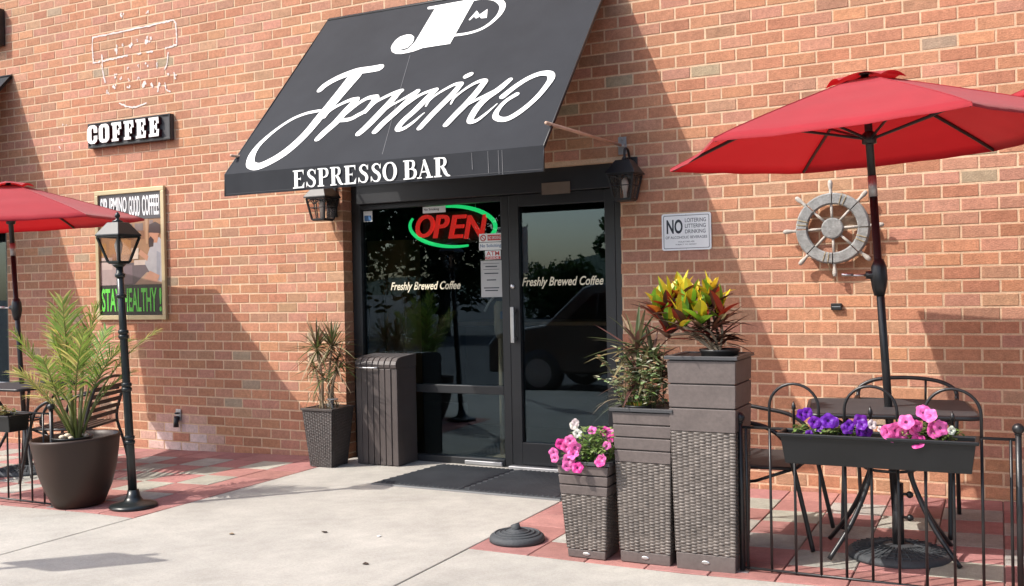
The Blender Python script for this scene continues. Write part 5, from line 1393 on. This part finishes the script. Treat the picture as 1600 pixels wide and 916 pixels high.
def foliage(parent, n, cen, rad, cols, L=(.022, .045), name='foliage'):
    b = MB()
    for k in range(n):
        v = Vector((U(-1, 1), U(-1, 1), U(-1, 1)))
        while v.length > 1: v = Vector((U(-1, 1), U(-1, 1), U(-1, 1)))
        p = Vector((cen[0] + v.x * rad[0], cen[1] + v.y * rad[1], cen[2] + v.z * rad[2]))
        a = U(0, 6.28); blade(b, p, (math.cos(a), math.sin(a) - .3, U(-.3, .9)), (0, 0, 1), U(*L), U(.006, .011), .25, jit(pr_.choice(cols), .3), 3, .25)
    for k in range(n // 14):
        p = Vector((cen[0] + U(-.5, .5) * rad[0], cen[1] + U(-.5, .5) * rad[1], cen[2] - rad[2])); q = p + Vector((U(-.5, .5) * rad[0], U(-.7, .3) * rad[1], rad[2] * U(.8, 1.7)))
        b.tube([p, (p + q) / 2 + Vector((U(-.01, .01), 0, .01)), q], .0022, 5, (.14, .19, .05))
    return b.build(name, M['leaf'], parent, kind='stuff')
Fg = ((.13, .22, .05), (.20, .29, .08), (.08, .15, .03), (.26, .33, .12))
Pk, Pk2, Pu, Wh = (.80, .15, .46), (.72, .05, .34), (.13, .010, .33), (.82, .80, .74)
pt = thing('petunias', 'mound of pink petunias spilling over the shortest planter', 'flowers', (-.31, -1.87, .44))
foliage(pt, 460, (-.275, -1.87, .555), (.135, .13, .10), Fg)
foliage(pt, 110, (-.34, -1.95, .50), (.09, .05, .05), Fg)
toC = Vector((.25, -.9, .25))
for x, y, z, r, c in ((-.43, -1.97, .555, .026, Pk2), (-.455, -2.0, .515, .024, Pk), (-.375, -1.98, .575, .027, Pk), (-.395, -1.98, .545, .026, Pk), (-.345, -1.99, .545, .029, Pk), (-.355, -1.995, .515, .029, Pk), (-.375, -2.0, .485, .029, Pk), (-.385, -2.0, .455, .024, Pk), (-.325, -2.01, .452, .027, Pk2), (-.215, -1.99, .485, .026, Pk2), (-.205, -1.99, .50, .022, Pk),
                      (-.29, -1.90, .62, .022, Pk), (-.235, -1.86, .612, .024, Pk2), (-.20, -1.88, .60, .026, Pk), (-.185, -1.90, .59, .024, Pk2), (-.19, -1.96, .56, .02, Pk), (-.355, -1.93, .605, .022, Wh), (-.385, -1.90, .64, .022, Wh), (-.378, -1.9, .655, .018, Wh), (-.45, -2.0, .49, .022, Pk)):
    flower(pt, (x, y - .01, z + .01), toC + Vector((U(-.5, .5), U(-.2, .2), U(-.3, .5))), r * 1.15, jit(c, .12))
bp_ = thing('purple_petunias', 'purple petunias in the left half of the window box', 'flowers', (.82, -1.97, .66))
foliage(bp_, 190, (.83, -1.985, .695), (.145, .05, .030), Fg)
for x, z, r in ((.745, .765, .024), (.765, .775, .020), (.795, .735, .024), (.81, .715, .022), (.855, .745, .029), (.87, .735, .024), (.93, .715, .024), (.94, .73, .02), (.985, .748, .028), (.99, .735, .022), (1.005, .705, .026), (.985, .70, .022), (.775, .685, .016)):
    flower(bp_, (x, -2.035 + U(-.02, .02), z), toC + Vector((U(-.5, .5), 0, U(-.3, .4))), r * 1.2, jit(Pu, .2))
bk_ = thing('pink_petunias', 'pink petunias in the right half of the window box', 'flowers', (1.22, -1.97, .66))
foliage(bk_, 230, (1.22, -1.985, .70), (.155, .05, .045), Fg)
for x, z, r, c in ((1.105, .705, .034, Pk), (1.125, .715, .03, Pk), (1.09, .71, .024, Pk), (1.15, .70, .028, Pk), (1.165, .755, .028, Pk), (1.18, .745, .022, Pk), (1.195, .725, .026, Pk), (1.205, .735, .022, Pk), (1.235, .795, .028, Pk), (1.225, .80, .022, Pk), (1.255, .785, .026, Pk), (1.275, .725, .030, Pk), (1.295, .735, .028, Pk), (1.265, .715, .024, Pk), (1.205, .675, .028, Pk2), (1.22, .67, .022, Pk2), (1.075, .655, .018, Pk), (1.335, .725, .016, Wh), (1.03, .735, .018, Wh), (1.065, .715, .014, Wh)):
    flower(bk_, (x, -2.04 + U(-.02, .02), z), toC + Vector((U(-.5, .5), 0, U(-.3, .4))), r * 1.25, jit(c, .12))
lf = thing('dry_plants', 'dry brownish plants in the left window box', 'plant', (-4.5, -2.2, .55))
foliage(lf, 240, (-4.45, -2.21, .605), (.32, .06, .035), ((.28, .22, .08), (.34, .28, .12), (.20, .20, .07)), (.03, .06))

# ================================================================ STREET SIDE: what the glass reflects and what throws the sign shadow
ss = thing('street_sign', 'sign on a post outside the picture that throws a shadow', 'sign', (-3.92, -4.07, 0))
sx, sy = -3.87, -4.12
b = MB(); b.tube([(sx, sy, 0), (sx, sy, 2.14)], .022, 10); b.build('post', M['alu'], ss, smooth=True)
b = MB(); b.prism(rrect(sx - .20, sx + .20, 1.52, 2.10, .03), lambda a, c, t: (a, t, c), sy - .028, sy - .024); b.build('plate', M['sign_white'], ss)

suv = thing('parked_suv', 'brown parked vehicle reflected in the door glass', 'car', (-2.85, -6.35, -.16), None, R(180))
suv.scale = (.92, .92, .90)
prof = [(-2.3, .35), (-2.32, .80), (-2.2, .98), (-2.05, 1.05), (-1.75, 1.60), (-1.5, 1.70), (.55, 1.72), (.75, 1.66), (1.35, 1.10), (2.15, .98), (2.32, .80), (2.32, .35)]
b = MB(); b.prism(prof, lambda p, q, t: (p, t * (1 - .10 * max(0, q - 1.05)), q), -.92, .92); b.build('body', M['car_paint'], suv, bevel=.05, seg=3, local=True)
for s in (-1, 1):
    for poly in ([(-1.62, 1.12), (-1.42, 1.56), (-.75, 1.58), (-.75, 1.12)], [(-.68, 1.12), (-.68, 1.58), (.12, 1.58), (.12, 1.12)], [(.19, 1.12), (.19, 1.58), (.55, 1.57), (1.02, 1.14)]):
        b = MB(); b.prism(poly, lambda p, q, t: (p, s * (t - .09 * max(0, q - 1.05)), q), .918, .925); b.build('side_window', M['car_glass'], suv, local=True)
    for x in (-1.45, 1.45):
        b = MB(); b.lathe([(.22, -.10), (.35, -.09), (.36, -.05), (.36, .05), (.35, .09), (.22, .10)], 0, 0, 24); b.v = [(x + p, s * .86 + q2, .36 + q) for p, q, q2 in b.v]; wl = b.build('wheel', M['rubber'], suv, smooth=True, local=True)
        b = MB(); b.lathe([(.02, -.105), (.22, -.10), (.22, .10), (.02, .105)], 0, 0, 24); b.v = [(x + p, s * .86 + q2, .36 + q) for p, q, q2 in b.v]; b.build('rim', M['alu'], wl, local=True)
    b = MB(); b.box(-.3, -.12, s * .93 - .012, s * .93 + .012, .98, 1.01); b.build('door_handle', M['steel'], suv, local=True)
def tree(label, x, y, h, r, seed, c, zc=.5, zr=.42):
    q = random.Random(seed)
    th = thing('tree', label, 'tree', (x, y, -.16), 'trees across the parking lot')
    b = MB(); b.tube([(x, y, -.16), (x + .1, y, h * .3), (x, y, h * .7)], [.22, .16, .06], 9)
    for k in range(6):
        a = q.uniform(0, 6.28); b.tube([(x, y, h * (.3 + .05 * k)), (x + math.cos(a) * r * .4, y + math.sin(a) * r * .4, h * (.5 + .05 * k)), (x + math.cos(a) * r * .7, y + math.sin(a) * r * .7, h * (.6 + .06 * k))], [.09, .05, .02], 6)
    b.build('trunk', M['bark'], th, smooth=True)
    b = MB()
    cl = []
    for k in range(52):
        v = Vector((q.gauss(0, 1), q.gauss(0, 1), q.gauss(0, 1))).normalized() * q.uniform(.35, 1)
        cl.append((x + v.x * r, y + v.y * r, h * zc + v.z * h * zr, q.uniform(.25, .45) * r))
    for cx_, cy_, cz_, cr_ in cl:
        f = q.uniform(.7, 1.3)
        for k in range(105):
            v = Vector((q.gauss(0, 1), q.gauss(0, 1), q.gauss(0, 1))).normalized() * cr_ * q.uniform(.5, 1)
            p = Vector((cx_, cy_, cz_)) + v; s_ = q.uniform(.10, .20)
            e1 = Vector((q.gauss(0, 1), q.gauss(0, 1), q.gauss(0, 1))).normalized() * s_; e2 = e1.orthogonal().normalized() * s_ * .6
            b.add([p - e1, p + e2, p + e1, p - e2], [(0, 1, 2, 3)], tuple(v_ * f * q.uniform(.8, 1.2) for v_ in c))
    b.build('crown', M['leaf'], th)
tree('leafy tree across the lot reflected in the shop window', -17.2, -19, 7.5, 2.9, 1, (.05, .09, .028))
tree('tall leafy tree reflected beside the OPEN sign', -14.6, -20.5, 7.0, 2.3, 2, (.045, .08, .028))
tree('dark tree reflected at the right of the door glass', -9.7, -26, 5.4, 1.3, 3, (.05, .10, .03))
tree('round tree reflected in the left part of the shop window', -20.5, -20, 8, 3.2, 4, (.05, .09, .03))
tree('small tree reflected low in the door glass', -18.5, -38, 2.6, 2.2, 5, (.06, .10, .03))
hl = MB(); q = random.Random(5); n = 60
vs = []
for i in range(n + 1):
    x = -420 + 840 * i / n; hgt = 9 + 5 * math.sin(i * .33) + 3 * math.sin(i * .91 + 1) + q.uniform(-.6, .6)
    vs += [(x, -300, -.2), (x, -330, hgt), (x, -380, -.2)]
for i in range(n): a = 3 * i; hl.add([vs[a], vs[a + 3], vs[a + 4], vs[a + 1]], [(0, 1, 2, 3)]); hl.add([vs[a + 1], vs[a + 4], vs[a + 5], vs[a + 2]], [(0, 1, 2, 3)])
tag(hl.build('hills', M['hill']), None, None, None, 'structure')

tree('dense dark evergreen added unseen beyond the right edge to block light', 5.0, -1.9, 11, 1.7, 11, (.022, .036, .016), .48, .48)  # three unseen evergreens, added to cut fill light on right-facing sides
tree('second dark evergreen added unseen to block light, nearer the street', 5.2, -4.6, 11, 1.8, 12, (.022, .036, .016), .48, .48)
tree('third dark evergreen added unseen to block light, by the lot', 5.6, -7.6, 10, 2.0, 13, (.022, .036, .016), .48, .48)
# bits of litter on the concrete
for k, (x, y, r_, m_) in enumerate(((-1.86, -2.02, .016, 'soil'), (-1.28, -2.45, .014, 'soil'), (-1.52, -1.98, .012, 'sign_white'), (-2.32, -2.25, .015, 'cane'), (-1.78, -.63, .012, 'sign_white'))):
    b = MB(); b.add([(x + r_ * math.cos(t) * U(.6, 1.3) * 1.3, y + r_ * math.sin(t) * U(.5, 1.0), .002 + U(0, .006)) for t in (0, 1, 2, 3.1, 4.2, 5.2)], [(0, 1, 2, 3, 4, 5)])
    o = b.build('litter', M[m_], None, solid=.002)
    tag(o, ('dark leaf scrap on the concrete in front of the mat', 'dark scrap beside the slab joint in the foreground', 'white paper scrap on the concrete near the tiles', 'brown leaf scrap in the middle of the concrete', 'white scrap lying on the doormat')[k], 'litter', 'scraps on the pavement')
